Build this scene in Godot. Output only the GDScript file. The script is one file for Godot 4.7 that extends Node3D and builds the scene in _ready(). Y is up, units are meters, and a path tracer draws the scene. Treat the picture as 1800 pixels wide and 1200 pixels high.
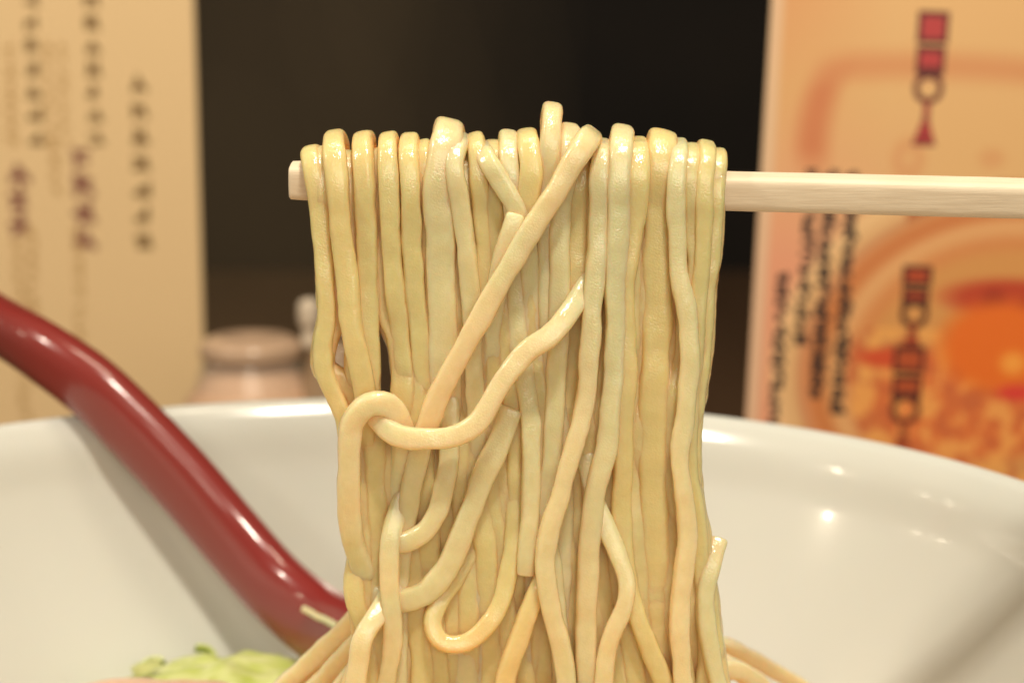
extends Node3D
# A bowl of ramen: noodles lifted on a chopstick over a white bowl, a red spoon handle,
# a menu card, a poster card and condiment jars on a dark counter behind.
# Working units in the tables below are millimetres; everything is built in metres.

const MM := 0.001
var materials := {}
var taken := {}
var rng := RandomNumberGenerator.new()
var wobble := FastNoiseLite.new()

# ---------------------------------------------------------------- helpers
func numbered(called: String) -> String:
	var n: int = taken.get(called, 0)
	taken[called] = n + 1
	return called if n == 0 else "%s_%03d" % [called, n]

func tag(o: Node3D, label: String, category: String, group := "", kind := "") -> Node3D:
	if label: o.set_meta("label", label)
	if category: o.set_meta("category", category)
	if group: o.set_meta("group", group)
	if kind: o.set_meta("kind", kind)
	return o

func obj(called: String, m: Mesh, mat: Material, parent: Node = self) -> MeshInstance3D:
	var o := MeshInstance3D.new()
	o.name = numbered(called) if parent == self else called
	o.mesh = m
	if mat: o.material_override = mat
	parent.add_child(o, true)
	return o

func thing(called: String, at: Vector3) -> Node3D:
	var o := Node3D.new()
	o.name = numbered(called)
	add_child(o, true)
	o.position = at
	return o

func lin(r: float, g: float, b: float) -> Color:
	return Color(r, g, b).linear_to_srgb()

func noise_tex(freq: float, octaves: int, sd: int, normal := false, strength := 4.0, size := 256) -> NoiseTexture2D:
	var n := FastNoiseLite.new()
	n.noise_type = FastNoiseLite.TYPE_SIMPLEX_SMOOTH
	n.seed = sd
	n.frequency = freq
	n.fractal_octaves = octaves
	var t := NoiseTexture2D.new()
	t.width = size
	t.height = size
	t.seamless = true
	t.noise = n
	t.as_normal_map = normal
	t.bump_strength = strength
	return t

func ramp(a: Color, b: Color, freq: float, sd: int, octaves := 4) -> NoiseTexture2D:
	var t := noise_tex(freq, octaves, sd)
	var g := Gradient.new()
	g.set_color(0, a)
	g.set_color(1, b)
	t.color_ramp = g
	return t

func mat(c: Color, rough: float, spec := 0.5) -> StandardMaterial3D:
	var m := StandardMaterial3D.new()
	m.albedo_color = c
	m.roughness = rough
	m.metallic_specular = spec
	return m

func tri(m: StandardMaterial3D, s: Vector3) -> StandardMaterial3D:
	m.uv1_triplanar = true
	m.uv1_scale = s
	return m

# smooth curve through points of uneven spacing, cut into even steps (mm in, mm out)
func smooth(flat: Array, step: float) -> PackedVector3Array:
	var p := PackedVector3Array()
	for i in range(0, flat.size(), 3):
		p.append(Vector3(flat[i], flat[i + 1], flat[i + 2]))
	var fine := PackedVector3Array()
	var n := p.size()
	for i in n - 1:
		var h := p[i].distance_to(p[i + 1])
		var m0 := tangent(p, i) * h
		var m1 := tangent(p, i + 1) * h
		var k := maxi(4, int(h / 0.4))
		for j in k:
			var t := float(j) / k
			var t2 := t * t
			var t3 := t2 * t
			fine.append(p[i] * (2 * t3 - 3 * t2 + 1) + m0 * (t3 - 2 * t2 + t) + p[i + 1] * (3 * t2 - 2 * t3) + m1 * (t3 - t2))
	fine.append(p[n - 1])
	var even := PackedVector3Array([fine[0]])
	var gone := 0.0
	for i in range(1, fine.size()):
		gone += fine[i].distance_to(fine[i - 1])
		if gone >= step:
			even.append(fine[i])
			gone = 0.0
	return even

func tangent(p: PackedVector3Array, i: int) -> Vector3:
	if i == 0: return (p[1] - p[0]).normalized()
	if i == p.size() - 1: return (p[i] - p[i - 1]).normalized()
	var a := p[i] - p[i - 1]
	var b := p[i + 1] - p[i]
	return (a / maxf(a.length_squared(), 0.01) + b / maxf(b.length_squared(), 0.01)).normalized()

# grid of rings -> mesh with smooth normals (rings closed round, ends fanned by zero-size rings)
func rings_mesh(v: PackedVector3Array, rows: int, cols: int, middle: PackedVector3Array) -> ArrayMesh:
	var nor := PackedVector3Array()
	nor.resize(v.size())
	var idx := PackedInt32Array()
	for i in rows:
		var ia := maxi(i - 1, 0) * cols
		var ib := mini(i + 1, rows - 1) * cols
		for j in cols:
			var jn := (j + 1) % cols
			var jp := (j + cols - 1) % cols
			var du := v[ib + j] - v[ia + j]
			var dv := v[i * cols + jn] - v[i * cols + jp]
			var n := dv.cross(du)
			var c := v[i * cols + j]
			if n.length_squared() < 1e-22:
				n = c - middle[1] if i == 0 else c - middle[rows - 2]
			elif n.dot(c - middle[i]) < 0.0:
				n = -n
			nor[i * cols + j] = n.normalized()
	# which way round is outside?
	var mid := rows / 2 * cols
	var f := (v[mid + cols] - v[mid]).cross(v[mid + 1] - v[mid])
	var turn := f.dot(v[mid] - middle[rows / 2]) < 0.0
	for i in rows - 1:
		for j in cols:
			var a := i * cols + j
			var b := i * cols + (j + 1) % cols
			var c := a + cols
			var d := b + cols
			if turn:
				idx.append_array([a, c, b, b, c, d])
			else:
				idx.append_array([a, b, c, b, d, c])
	var arr := []
	arr.resize(Mesh.ARRAY_MAX)
	arr[Mesh.ARRAY_VERTEX] = v
	arr[Mesh.ARRAY_NORMAL] = nor
	arr[Mesh.ARRAY_INDEX] = idx
	var m := ArrayMesh.new()
	m.add_surface_from_arrays(Mesh.PRIMITIVE_TRIANGLES, arr)
	return m

# a soft bar swept along a curve: widths and thicknesses in mm, section a superellipse
func sweep(path: PackedVector3Array, base: Vector3, width: Callable, thick: Callable, power: float, cols: int, uneven: float, sd: float, roll := 0.0, blunt := 0.45) -> ArrayMesh:
	var n := path.size()
	var v := PackedVector3Array()
	var middle := PackedVector3Array()
	var unit := PackedVector2Array()
	for j in cols:
		var a := TAU * j / cols
		var c := cos(a)
		var s := sin(a)
		unit.append(Vector2(signf(c) * pow(absf(c), 2.0 / power), signf(s) * pow(absf(s), 2.0 / power)))
	var side := Vector3.ZERO
	for i in n:
		var t := (path[mini(i + 1, n - 1)] - path[maxi(i - 1, 0)]).normalized()
		if i == 0:
			side = t.cross(Vector3(0, 0, 1))
			if side.length() < 0.1: side = t.cross(Vector3(0, 1, 0))
		side = (side - t * side.dot(t)).normalized()
		var up := side.cross(t)
		var s := float(i)
		var twist := roll + uneven * 3.2 * wobble.get_noise_2d(s * 0.7, sd)
		var sx := side * cos(twist) + up * sin(twist)
		var sy := up * cos(twist) - side * sin(twist)
		var u := float(i) / (n - 1)
		var w: float = width.call(u) * 0.5 * (1.0 + uneven * 1.3 * wobble.get_noise_2d(s * 1.5, sd + 31.0))
		var h: float = thick.call(u) * 0.5 * (1.0 + uneven * 1.3 * wobble.get_noise_2d(s * 1.5, sd + 77.0))
		var c := path[i] + (sx * wobble.get_noise_2d(s * 2.0, sd + 11.0) + sy * wobble.get_noise_2d(s * 2.0, sd + 19.0)) * uneven * 1.6
		var ends := [[0.0, 1.0]]
		if i == 0: ends = [[-blunt, 0.0], [-blunt, 0.6], [-blunt * 0.8, 0.86], [-blunt * 0.3, 0.97]]
		if i == n - 1: ends = [[blunt * 0.3, 0.97], [blunt * 0.8, 0.86], [blunt, 0.6], [blunt, 0.0]]
		for e in ends:
			middle.append((c + t * e[0] - base) * MM)
			for q in unit:
				var p: Vector3 = c + t * e[0] + (sx * q.x * w + sy * q.y * h) * e[1]
				if uneven > 0.0:
					p += (sx * q.x + sy * q.y) * uneven * (0.6 * wobble.get_noise_3d(p.x * 9.0, p.y * 9.0 + sd, p.z * 9.0) + 0.4 * wobble.get_noise_3d(p.x * 24.0, p.y * 24.0 + sd, p.z * 24.0))
				v.append((p - base) * MM)
	return rings_mesh(v, middle.size(), cols, middle)

func lathe(profile: Array, around: int, sub := 5) -> ArrayMesh:
	var flat := []
	for q in profile: flat.append_array([q[0], q[1], 0.0])
	var p := PackedVector3Array()
	for i in range(0, flat.size(), 3): p.append(Vector3(flat[i], flat[i + 1], 0))
	var line := PackedVector3Array()
	for i in p.size() - 1:
		var h := p[i].distance_to(p[i + 1])
		var m0 := tangent(p, i) * h
		var m1 := tangent(p, i + 1) * h
		for j in sub:
			var t := float(j) / sub
			line.append(p[i] * (2 * t * t * t - 3 * t * t + 1) + m0 * (t * t * t - 2 * t * t + t) + p[i + 1] * (3 * t * t - 2 * t * t * t) + m1 * (t * t * t - t * t))
	line.append(p[p.size() - 1])
	var v := PackedVector3Array()
	var nor := PackedVector3Array()
	var idx := PackedInt32Array()
	for i in line.size():
		var t := line[mini(i + 1, line.size() - 1)] - line[maxi(i - 1, 0)]
		var n := Vector3(t.y, -t.x, 0).normalized()
		for j in around + 1:
			var a := TAU * j / around
			v.append(Vector3(maxf(line[i].x, 0.0) * cos(a), line[i].y, maxf(line[i].x, 0.0) * sin(a)) * MM)
			nor.append(Vector3(n.x * cos(a), n.y, n.x * sin(a)))
	var wide := around + 1
	for i in line.size() - 1:
		for j in around:
			var a := i * wide + j
			idx.append_array([a, a + 1, a + wide, a + 1, a + wide + 1, a + wide])
	var arr := []
	arr.resize(Mesh.ARRAY_MAX)
	arr[Mesh.ARRAY_VERTEX] = v
	arr[Mesh.ARRAY_NORMAL] = nor
	arr[Mesh.ARRAY_INDEX] = idx
	var m := ArrayMesh.new()
	m.add_surface_from_arrays(Mesh.PRIMITIVE_TRIANGLES, arr)
	return m

# ---------------------------------------------------------------- noodles
func noodle(label: String, group: String, w: float, t: float, kind: int, flat: Array) -> void:
	var path := smooth(flat, 0.6)
	var top := path[0]
	for p in path:
		if p.y > top.y: top = p
	var low: float = minf(path[0].y, path[path.size() - 1].y)
	var base := Vector3(top.x, low, 0.0)
	var sd: float = 40.0 * taken.get("noodle", 0) + 5.0
	var m := sweep(path, base, func(_u): return w, func(_u): return t, 3.3, 20, 0.10, sd)
	var o := obj("noodle", m, materials["noodle%d" % kind])
	o.position = base * MM
	tag(o, label, "noodle", group)

func noodle_material(c: Color, sd: int) -> StandardMaterial3D:
	var m := mat(Color.WHITE, 0.13, 0.6)
	m.albedo_texture = ramp(c.darkened(0.025), c.lightened(0.025), 0.006, sd, 3)
	m.normal_enabled = true
	m.normal_texture = materials.wet
	m.normal_scale = 0.6
	m.subsurf_scatter_enabled = true
	m.subsurf_scatter_strength = 0.5
	m.backlight_enabled = true
	m.backlight = Color(0.2, 0.2, 0.2).linear_to_srgb()
	return tri(m, Vector3(300, 300, 300))

# ---------------------------------------------------------------- printed sheets
# a card of paper, w by h by t mm, base at its lower edge, print on its front
func card(w: float, h: float, t: float, print_: Material, paper: Material) -> ArrayMesh:
	var m := ArrayMesh.new()
	var x := w / 2 * MM
	var y := h * MM
	var z := t / 2 * MM
	var st := SurfaceTool.new()
	st.begin(Mesh.PRIMITIVE_TRIANGLES)
	quad(st, Vector3(-x, y, z), Vector3(x, y, z), Vector3(x, 0, z), Vector3(-x, 0, z))
	st.generate_normals()
	st.commit(m)
	st = SurfaceTool.new()
	st.begin(Mesh.PRIMITIVE_TRIANGLES)
	quad(st, Vector3(x, y, -z), Vector3(-x, y, -z), Vector3(-x, 0, -z), Vector3(x, 0, -z))
	quad(st, Vector3(-x, y, -z), Vector3(x, y, -z), Vector3(x, y, z), Vector3(-x, y, z))
	quad(st, Vector3(-x, 0, z), Vector3(x, 0, z), Vector3(x, 0, -z), Vector3(-x, 0, -z))
	quad(st, Vector3(-x, y, -z), Vector3(-x, y, z), Vector3(-x, 0, z), Vector3(-x, 0, -z))
	quad(st, Vector3(x, y, z), Vector3(x, y, -z), Vector3(x, 0, -z), Vector3(x, 0, z))
	st.generate_normals()
	st.commit(m)
	m.surface_set_material(0, print_)
	m.surface_set_material(1, paper)
	return m

func quad(st: SurfaceTool, a: Vector3, b: Vector3, c: Vector3, d: Vector3) -> void:
	var uv := [Vector2(0, 0), Vector2(1, 0), Vector2(1, 1), Vector2(0, 1)]
	var p := [a, b, c, d]
	for k in [0, 1, 2, 0, 2, 3]:
		st.set_uv(uv[k])
		st.add_vertex(p[k])

func rect(im: Image, k: float, x: float, y: float, w: float, h: float, c: Color) -> void:
	im.fill_rect(Rect2i(int(x * k), int(y * k), maxi(1, int(w * k)), maxi(1, int(h * k))), c)

# one brush-written character, made of a few strokes, in a box
func glyph(im: Image, k: float, x: float, y: float, w: float, h: float, c: Color, thin := 0.16) -> void:
	var s := w * thin
	for i in rng.randi_range(2, 3):
		var yy := y + h * (0.12 + 0.76 * rng.randf())
		var a := rng.randf() * 0.3
		rect(im, k, x + w * a, yy, w * (1.0 - a - rng.randf() * 0.25), s, c)
	for i in rng.randi_range(1, 2):
		var xx := x + w * (0.1 + 0.75 * rng.randf())
		var a := rng.randf() * 0.3
		rect(im, k, xx, y + h * a, s, h * (1.0 - a), c)
	if rng.randf() < 0.5:
		for q in 6:
			rect(im, k, x + w * (0.5 + 0.07 * q), y + h * (0.45 + 0.08 * q), s, s, c)
	if rng.randf() < 0.5:
		for q in 6:
			rect(im, k, x + w * (0.5 - 0.08 * q), y + h * (0.4 + 0.09 * q), s, s, c)

func blob(c: Color, into: Color, x: float, y: float, cx: float, cy: float, rx: float, ry: float, soft: float) -> Color:
	var d := sqrt(pow((x - cx) / rx, 2) + pow((y - cy) / ry, 2))
	return c.lerp(into, clampf((1.0 - d) / soft + 0.5, 0.0, 1.0))

func band(c: Color, into: Color, d: float, half: float, soft: float, most := 1.0) -> Color:
	return c.lerp(into, most * clampf((half - absf(d)) / soft + 0.5, 0.0, 1.0))

# the poster card's print: a bowl of ramen on warm orange, with upright lettering; x and y run over 740 by 1200 units
func poster_print() -> ImageTexture:
	var w := 185
	var h := 300
	var im := Image.create(w, h, false, Image.FORMAT_RGB8)
	var n := FastNoiseLite.new()
	n.seed = 77
	n.frequency = 0.012
	n.fractal_octaves = 3
	var peach := Color(0.91, 0.745, 0.49)
	var pink := Color(0.93, 0.66, 0.50)
	var rust := Color(0.82, 0.47, 0.27)
	var cream := Color(0.97, 0.83, 0.58)
	var brown := Color(0.68, 0.36, 0.18)
	for j in h:
		for i in w:
			var x := (i + 0.5) * 4.0
			var y := (j + 0.5) * 4.0 - 60.0
			var c := peach.lerp(pink, clampf((y - 150.0) / 300.0, 0.0, 1.0) * clampf(1.0 - (x - 60.0) / 260.0, 0.0, 1.0))
			c = c.lerp(Color(0.86, 0.58, 0.34), 0.6 * clampf(1.0 - x / 220.0, 0.0, 1.0) * clampf(1.0 - y / 300.0, 0.0, 1.0))
			# the loose ribbon curling round at the top
			var top := 100.0 + 0.00022 * pow(x - 330.0, 2)
			c = band(c, rust, y - top, 22.0, 34.0, 0.45 * smoothstep(60.0, 150.0, x))
			c = band(c, Color(0.80, 0.42, 0.24), x - (85.0 + 0.0016 * pow(y - 240.0, 2)), 26.0, 34.0, 0.62 * clampf((y - 90.0) / 60.0, 0.0, 1.0) * clampf((310.0 - y) / 60.0, 0.0, 1.0))
			c = band(c, rust, sqrt(pow((x - 255.0) / 0.8, 2) + pow(y - 262.0, 2)) - 24.0, 14.0, 18.0, 0.25)
			c = band(c, rust, sqrt(pow((x - 400.0) / 1.3, 2) + pow(y - 256.0, 2)), 18.0, 16.0, 0.25)
			# the bowl: rims inside one another, soup, egg, meat
			var e := sqrt(pow((x - 470.0) / 1.18, 2) + pow((y - 640.0), 2))
			if e < 350.0:
				c = band(c, brown, e - 335.0, 18.0, 22.0, 0.85)
				c = c.lerp(Color(0.86, 0.57, 0.32), clampf((322.0 - e) / 20.0, 0.0, 1.0))
				c = band(c, cream, e - 268.0, 16.0, 26.0, 0.5)
				c = band(c, Color(0.80, 0.47, 0.24), e - 295.0, 12.0, 18.0, 0.6)
				c = c.lerp(Color(0.86, 0.62, 0.34), clampf((240.0 - e) / 24.0, 0.0, 1.0))
			if e > 290.0 and x < 260.0 and y > 300.0:
				c = band(c, cream, e - 345.0, 22.0, 20.0, 0.8)
			c = blob(c, Color(0.90, 0.44, 0.20), x, y, 400.0, 690.0, 190.0, 105.0, 0.3).lerp(c, 0.25)
			var k := n.get_noise_2d(x * 1.5, y * 1.5)
			if e < 250.0 and y > 560.0 and x > 160.0:
				c = c.lerp(Color(0.97, 0.70, 0.36), clampf(k * 3.0, 0.0, 0.8))
				c = c.lerp(Color(0.80, 0.42, 0.22), clampf(-k * 3.0 - 0.2, 0.0, 0.75))
			c = blob(c, Color(0.84, 0.33, 0.16), x, y, 250.0, 615.0, 60.0, 18.0, 0.6)
			c = blob(c, Color(0.76, 0.28, 0.14), x, y, 460.0, 500.0, 120.0, 34.0, 0.5)
			c = blob(c, Color(0.62, 0.20, 0.10), x, y, 425.0, 508.0, 22.0, 22.0, 0.8)
			c = blob(c, Color(0.62, 0.22, 0.10), x, y, 492.0, 520.0, 26.0, 20.0, 0.8)
			c = blob(c, Color(0.93, 0.46, 0.12), x, y, 446.0, 585.0, 108.0, 80.0, 0.4)
			c = blob(c, Color(0.99, 0.66, 0.26), x, y, 468.0, 615.0, 22.0, 20.0, 0.9)
			c = blob(c, Color(0.88, 0.26, 0.20), x, y, 480.0, 668.0, 34.0, 14.0, 0.8)
			if x < 30.0: c = c.lerp(Color(0.92, 0.80, 0.64), clampf((26.0 - x) / 10.0, 0.0, 1.0) * 0.8)
			im.set_pixel(i, j, c)
	im.resize(w * 4, h * 4, Image.INTERPOLATE_CUBIC)
	# upright lettering
	var ink := Color(0.16, 0.09, 0.07)
	var oy := 60.0
	for col in [[148.0, 285.0, 715.0, 25.0], [109.0, 285.0, 690.0, 25.0], [76.0, 285.0, 595.0, 23.0], [38.0, 465.0, 830.0, 23.0]]:
		var y: float = col[1]
		while y < col[2]:
			glyph(im, 1.0, col[0], y + oy, col[3], 22.0, ink, 0.33)
			y += 24.0
	# the tall red word and the tall brown word, outlined
	tall_word(im, 253.0, 8.0 + oy, 54.0, 230.0, Color(0.74, 0.22, 0.22), Color(0.38, 0.10, 0.07))
	tall_word(im, 260.0, 448.0 + oy, 52.0, 150.0, Color(0.74, 0.30, 0.14), Color(0.30, 0.11, 0.04))
	tall_word(im, 255.0, 592.0 + oy, 56.0, 200.0, Color(0.72, 0.32, 0.14), Color(0.33, 0.13, 0.05))
	return ImageTexture.create_from_image(im)

func tall_word(im: Image, x: float, y: float, w: float, h: float, fill: Color, edge: Color) -> void:
	rect(im, 1.0, x, y, w, h * 0.24, edge)
	rect(im, 1.0, x + 8, y + 9, w - 16, h * 0.24 - 18, fill)
	rect(im, 1.0, x + 2, y + h * 0.26, w - 4, h * 0.22, edge)
	rect(im, 1.0, x + 9, y + h * 0.26 + 10, w - 18, h * 0.22 - 24, fill)
	for q in 40:
		var a := TAU * q / 40.0
		rect(im, 1.0, x + w * 0.5 - 4 + w * 0.40 * cos(a), y + h * 0.57 - 4 + w * 0.40 * sin(a), 9, 9, edge)
	rect(im, 1.0, x + w * 0.5 - 6, y + h * 0.66, 12, h * 0.20, edge)
	rect(im, 1.0, x + w * 0.5 - 3, y + h * 0.67, 6, h * 0.18, fill)
	for q in 20:
		rect(im, 1.0, x + w * (0.36 - 0.013 * q), y + h * (0.82 + 0.009 * q), w * (0.28 + 0.026 * q), 3, edge if q % 7 < 2 or q > 17 else fill)

# the menu sheet's print: beige paper with brushed brown columns; 460 by 1100 units
func menu_print() -> ImageTexture:
	var im := Image.create(460, 1100, false, Image.FORMAT_RGB8)
	im.fill(Color(0.87, 0.75, 0.57))
	var oy := 110.0
	var ink := Color(0.44, 0.33, 0.18)
	var pale := Color(0.68, 0.53, 0.33)
	var plum := Color(0.52, 0.34, 0.28)
	for col in [[360.0, 118.0, 425.0, 30.0, 0], [284.0, -100.0, 250.0, 26.0, 0], [180.0, -100.0, 225.0, 26.0, 0], [232.0, 60.0, 230.0, 20.0, 1], [206.0, 60.0, 225.0, 20.0, 1], [140.0, 60.0, 230.0, 20.0, 1], [104.0, 70.0, 235.0, 22.0, 1], [60.0, -60.0, 400.0, 24.0, 1], [20.0, -60.0, 300.0, 24.0, 1], [256.0, 240.0, 390.0, 40.0, 2], [146.0, 262.0, 380.0, 40.0, 2], [212.0, 230.0, 330.0, 22.0, 1], [244.0, 380.0, 700.0, 22.0, 1], [140.0, 400.0, 720.0, 24.0, 1], [164.0, 380.0, 640.0, 20.0, 1], [40.0, 400.0, 560.0, 22.0, 1]]:
		var y: float = col[1]
		var step: float = col[3] * (1.5 if col[4] == 0 else 1.15)
		while y < col[2]:
			glyph(im, 1.0, col[0] - col[3] * 0.5, y + oy, col[3], col[3] * 1.05, [ink, pale, plum][col[4]], 0.26 if col[4] != 1 else 0.16)
			y += step
	return ImageTexture.create_from_image(im)


# ---------------------------------------------------------------- the scene
func _ready() -> void:
	rng.seed = 11
	wobble.seed = 3
	wobble.frequency = 0.05
	wobble.fractal_octaves = 2
	# camera: 9.4 degrees down, focused on the front noodles, aperture about 3 mm
	var cam := Camera3D.new()
	cam.name = "camera"
	cam.position = Vector3(0, 0.162, 0.248)
	cam.rotation_degrees = Vector3(-9.4, 0, 0)
	cam.fov = rad_to_deg(2.0 * atan(600.0 / 3086.0))
	cam.near = 0.02
	cam.far = 10.0
	var lens := CameraAttributesPhysical.new()
	lens.frustum_focal_length = 61.7
	lens.frustum_focus_distance = 0.2415
	lens.exposure_aperture = 17.5
	cam.attributes = lens
	add_child(cam)
	var we := WorldEnvironment.new()
	we.name = "environment"
	var env := Environment.new()
	env.background_mode = Environment.BG_COLOR
	env.background_color = lin(1.03, 0.87, 0.65)
	env.background_energy_multiplier = 0.15
	env.tonemap_mode = Environment.TONE_MAPPER_LINEAR
	env.tonemap_exposure = 1.17
	env.sdfgi_enabled = true
	env.ssao_enabled = true
	env.ssil_enabled = true
	env.volumetric_fog_enabled = true
	env.volumetric_fog_density = 0.0
	we.environment = env
	add_child(we)
	# the restaurant's ceiling lamps (all out of the picture)
	area("ceiling_panel_light", Vector3(0.10, 0.90, 0.36), Vector3(0, 0.12, 0), Vector2(0.11, 0.07), 0.56, lin(1.03, 0.925, 0.76))
	area("ceiling_panel_light", Vector3(-0.80, 0.82, 0.30), Vector3(0, 0.10, 0), Vector2(0.11, 0.08), 0.32, lin(1.03, 0.925, 0.76))
	area("counter_light", Vector3(0.20, 0.55, 1.20), Vector3(0, 0.12, 0), Vector2(1.0, 0.5), 0.56, lin(1.03, 0.905, 0.72))
	area("back_counter_light", Vector3(0.0, 0.75, -0.05), Vector3(0.0, 0.05, -0.45), Vector2(0.3, 0.1), 0.16, lin(1.0, 0.84, 0.62))
	for b in [[-0.887, 0.386, 0.018, 0.014], [-0.886, 0.287, -0.246, 0.003], [-0.867, 0.265, -0.326, 0.003]]:
		var bulb := OmniLight3D.new()
		bulb.name = numbered("pendant_bulb_light")
		bulb.light_energy = b[3]
		bulb.light_size = 0.011
		bulb.light_color = lin(1.03, 0.87, 0.65)
		bulb.shadow_enabled = true
		bulb.position = Vector3(b[0], b[1], b[2])
		add_child(bulb)

	# ------------------------------------------------ materials
	materials.wet = noise_tex(0.032, 3, 5, true, 5.0)
	materials.noodle0 = noodle_material(lin(0.99, 0.64, 0.29), 21)
	materials.noodle1 = noodle_material(lin(0.99, 0.69, 0.38), 22)
	materials.noodle2 = noodle_material(lin(0.99, 0.72, 0.405), 23)

	# ------------------------------------------------ setting
	var wall_mat := tri(mat(Color.WHITE, 0.7, 0.3), Vector3(2, 2, 2))
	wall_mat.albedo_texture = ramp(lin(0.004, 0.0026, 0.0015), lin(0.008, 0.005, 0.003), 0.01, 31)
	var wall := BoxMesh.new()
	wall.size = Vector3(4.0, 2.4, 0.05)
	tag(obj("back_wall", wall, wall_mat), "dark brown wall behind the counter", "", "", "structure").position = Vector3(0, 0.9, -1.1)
	var wood := tri(mat(Color.WHITE, 0.35, 0.5), Vector3(3, 40, 40))
	wood.albedo_texture = ramp(lin(0.06, 0.032, 0.016), lin(0.12, 0.066, 0.034), 0.02, 33)
	var slab := BoxMesh.new()
	slab.size = Vector3(2.4, 0.04, 1.35)
	tag(obj("counter", slab, wood), "dark wooden counter top under the bowl", "counter", "", "structure").position = Vector3(0, -0.0203, -0.38)

	# ------------------------------------------------ bowl and broth
	var glaze := tri(mat(Color.WHITE, 0.16, 0.5), Vector3(12, 12, 12))
	glaze.albedo_texture = ramp(lin(0.595, 0.61, 0.565), lin(0.63, 0.645, 0.60), 0.01, 35, 2)
	glaze.clearcoat_enabled = true
	glaze.clearcoat = 0.5
	glaze.clearcoat_roughness = 0.06
	var bowl := obj("ramen_bowl", lathe([[0, 6], [30, 6], [33, 3], [34, 0], [38, 0], [39.5, 4], [46, 9], [76, 19], [99, 38], [111, 57], [118.4, 74], [121.6, 85], [121.3, 88.4], [119.6, 89.6], [118.0, 88.8], [116.6, 87], [113.0, 76.2], [106.3, 60.5], [99.5, 48], [91.7, 36.1], [78, 23], [48, 14], [0, 12]], 200, 8), glaze)
	bowl.position = Vector3(-0.0238, 0, 0.004)
	bowl.scale = Vector3(1.01, 1.0, 1.01)
	tag(bowl, "large white glazed ramen bowl under the lifted noodles", "bowl")
	var soup_mat := tri(mat(Color.WHITE, 0.12, 0.5), Vector3(30, 30, 30))
	soup_mat.albedo_texture = ramp(lin(0.62, 0.40, 0.17), lin(0.74, 0.42, 0.16), 0.02, 37)
	soup_mat.normal_enabled = true
	soup_mat.normal_texture = materials.wet
	soup_mat.normal_scale = 0.25
	var soup := obj("broth", lathe([[0, 27], [80, 27], [91, 35.0], [91.6, 36.0], [88, 35.6], [40, 35.5], [0, 35.5]], 96, 4), soup_mat)
	soup.position = bowl.position
	tag(soup, "cloudy orange broth filling the white bowl", "broth")

	# ------------------------------------------------ spoon
	var lacquer := mat(lin(0.22, 0.022, 0.020), 0.26, 0.5)
	lacquer.clearcoat_enabled = true
	lacquer.clearcoat = 0.6
	lacquer.clearcoat_roughness = 0.08
	var spoon_path := smooth([-159.0, 123.0, -150.0, -130.2, 114.2, -132.0, -107.4, 106.5, -112.0, -93.8, 101.8, -100.0, -83.7, 96.0, -95.0, -74.6, 87.9, -92.0, -64.8, 78.2, -89.0, -54.8, 67.6, -85.0, -45.5, 59.3, -79.0, -37.0, 55.3, -71.0, -26.9, 54.7, -58.0, -15.8, 54.4, -44.0, -4.8, 54.9, -32.0], 1.2)
	var spoon := obj("spoon", sweep(spoon_path, Vector3(-60, 60, -60), func(u): return 11.6 + 3.4 * smoothstep(0.25, 0.6, u) + 4.0 * pow(clampf((u - 0.62) / 0.38, 0.0, 1.0), 2.0), func(u): return 8.6 + 0.8 * sin(PI * u) - 2.0 * clampf((u - 0.7) / 0.3, 0.0, 1.0), 2.4, 40, 0.0, 0.0, -0.25, 3.0), lacquer)
	spoon.position = Vector3(-60, 60, -60) * MM
	tag(spoon, "dark red lacquered soup spoon leaning on the bowl's left rim", "spoon")

	# ------------------------------------------------ chopstick
	var stick_mat := tri(mat(Color.WHITE, 0.5, 0.4), Vector3(14, 230, 230))
	stick_mat.albedo_texture = ramp(lin(0.70, 0.58, 0.42), lin(0.80, 0.69, 0.52), 0.02, 41)
	stick_mat.normal_enabled = true
	stick_mat.normal_texture = noise_tex(0.03, 3, 43, true, 4.0)
	stick_mat.normal_scale = 0.35
	var stick_path := smooth([-30.9, 144.0, 0.0, -16.1, 143.6, 0.0, 0.0, 143.2, 0.0, 30.1, 142.5, 0.0, 71.8, 141.6, 2.0, 110.8, 140.7, 4.0], 1.5)
	var stick := obj("chopstick", sweep(stick_path, Vector3(0, 150, 0), func(u): return 5.0 + 0.2 * u, func(u): return 5.0 + 0.2 * u, 4.6, 36, 0.012, 700.0, -0.2, 0.5), stick_mat)
	stick.position = Vector3(0, 150, 0) * MM
	tag(stick, "pale wooden disposable chopstick holding up the noodles", "chopstick")

	# ------------------------------------------------ noodles
	noodle("leftmost noodle, bowing out to a narrow slit at half height", "noodles lifted over the chopstick", 2.81, 2.50, 0, [-25.2,43.4,1.1,-22.3,63.4,1.8,-22.1,79.3,2.2,-22.7,83.7,2.6,-22.4,89.8,3.0,-22.1,95.8,3.4,-22.7,100.9,3.6,-23.2,106.8,4.0,-23.9,111.0,4.3,-25.3,114.2,4.4,-26.4,117.5,4.6,-26.5,120.7,4.6,-26.0,124.9,4.6,-26.2,129.8,4.6,-26.4,136.1,4.4,-26.9,140.9,4.4,-27.4,144.7,4.4,-27.9,146.7,3.6,-28.2,147.6,1.9,-28.2,147.8,0.0,-28.2,147.5,-1.8,-28.2,146.4,-3.4,-27.5,142.6,-4.2,-27.0,135.2,-4.0,-26.8,127.8,-3.9,-26.6,123.7,-3.8,-27.3,120.3,-3.7,-27.5,116.6,-3.6,-22.6,112.8,-3.6,-23.8,108.6,-3.5,-23.5,103.5,-3.4,-22.7,96.6,-3.2,-22.8,87.1,-3.2,-21.9,75.7,-3.2,-23.4,61.4,-3.2,-27.7,41.3,-3.2])
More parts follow.
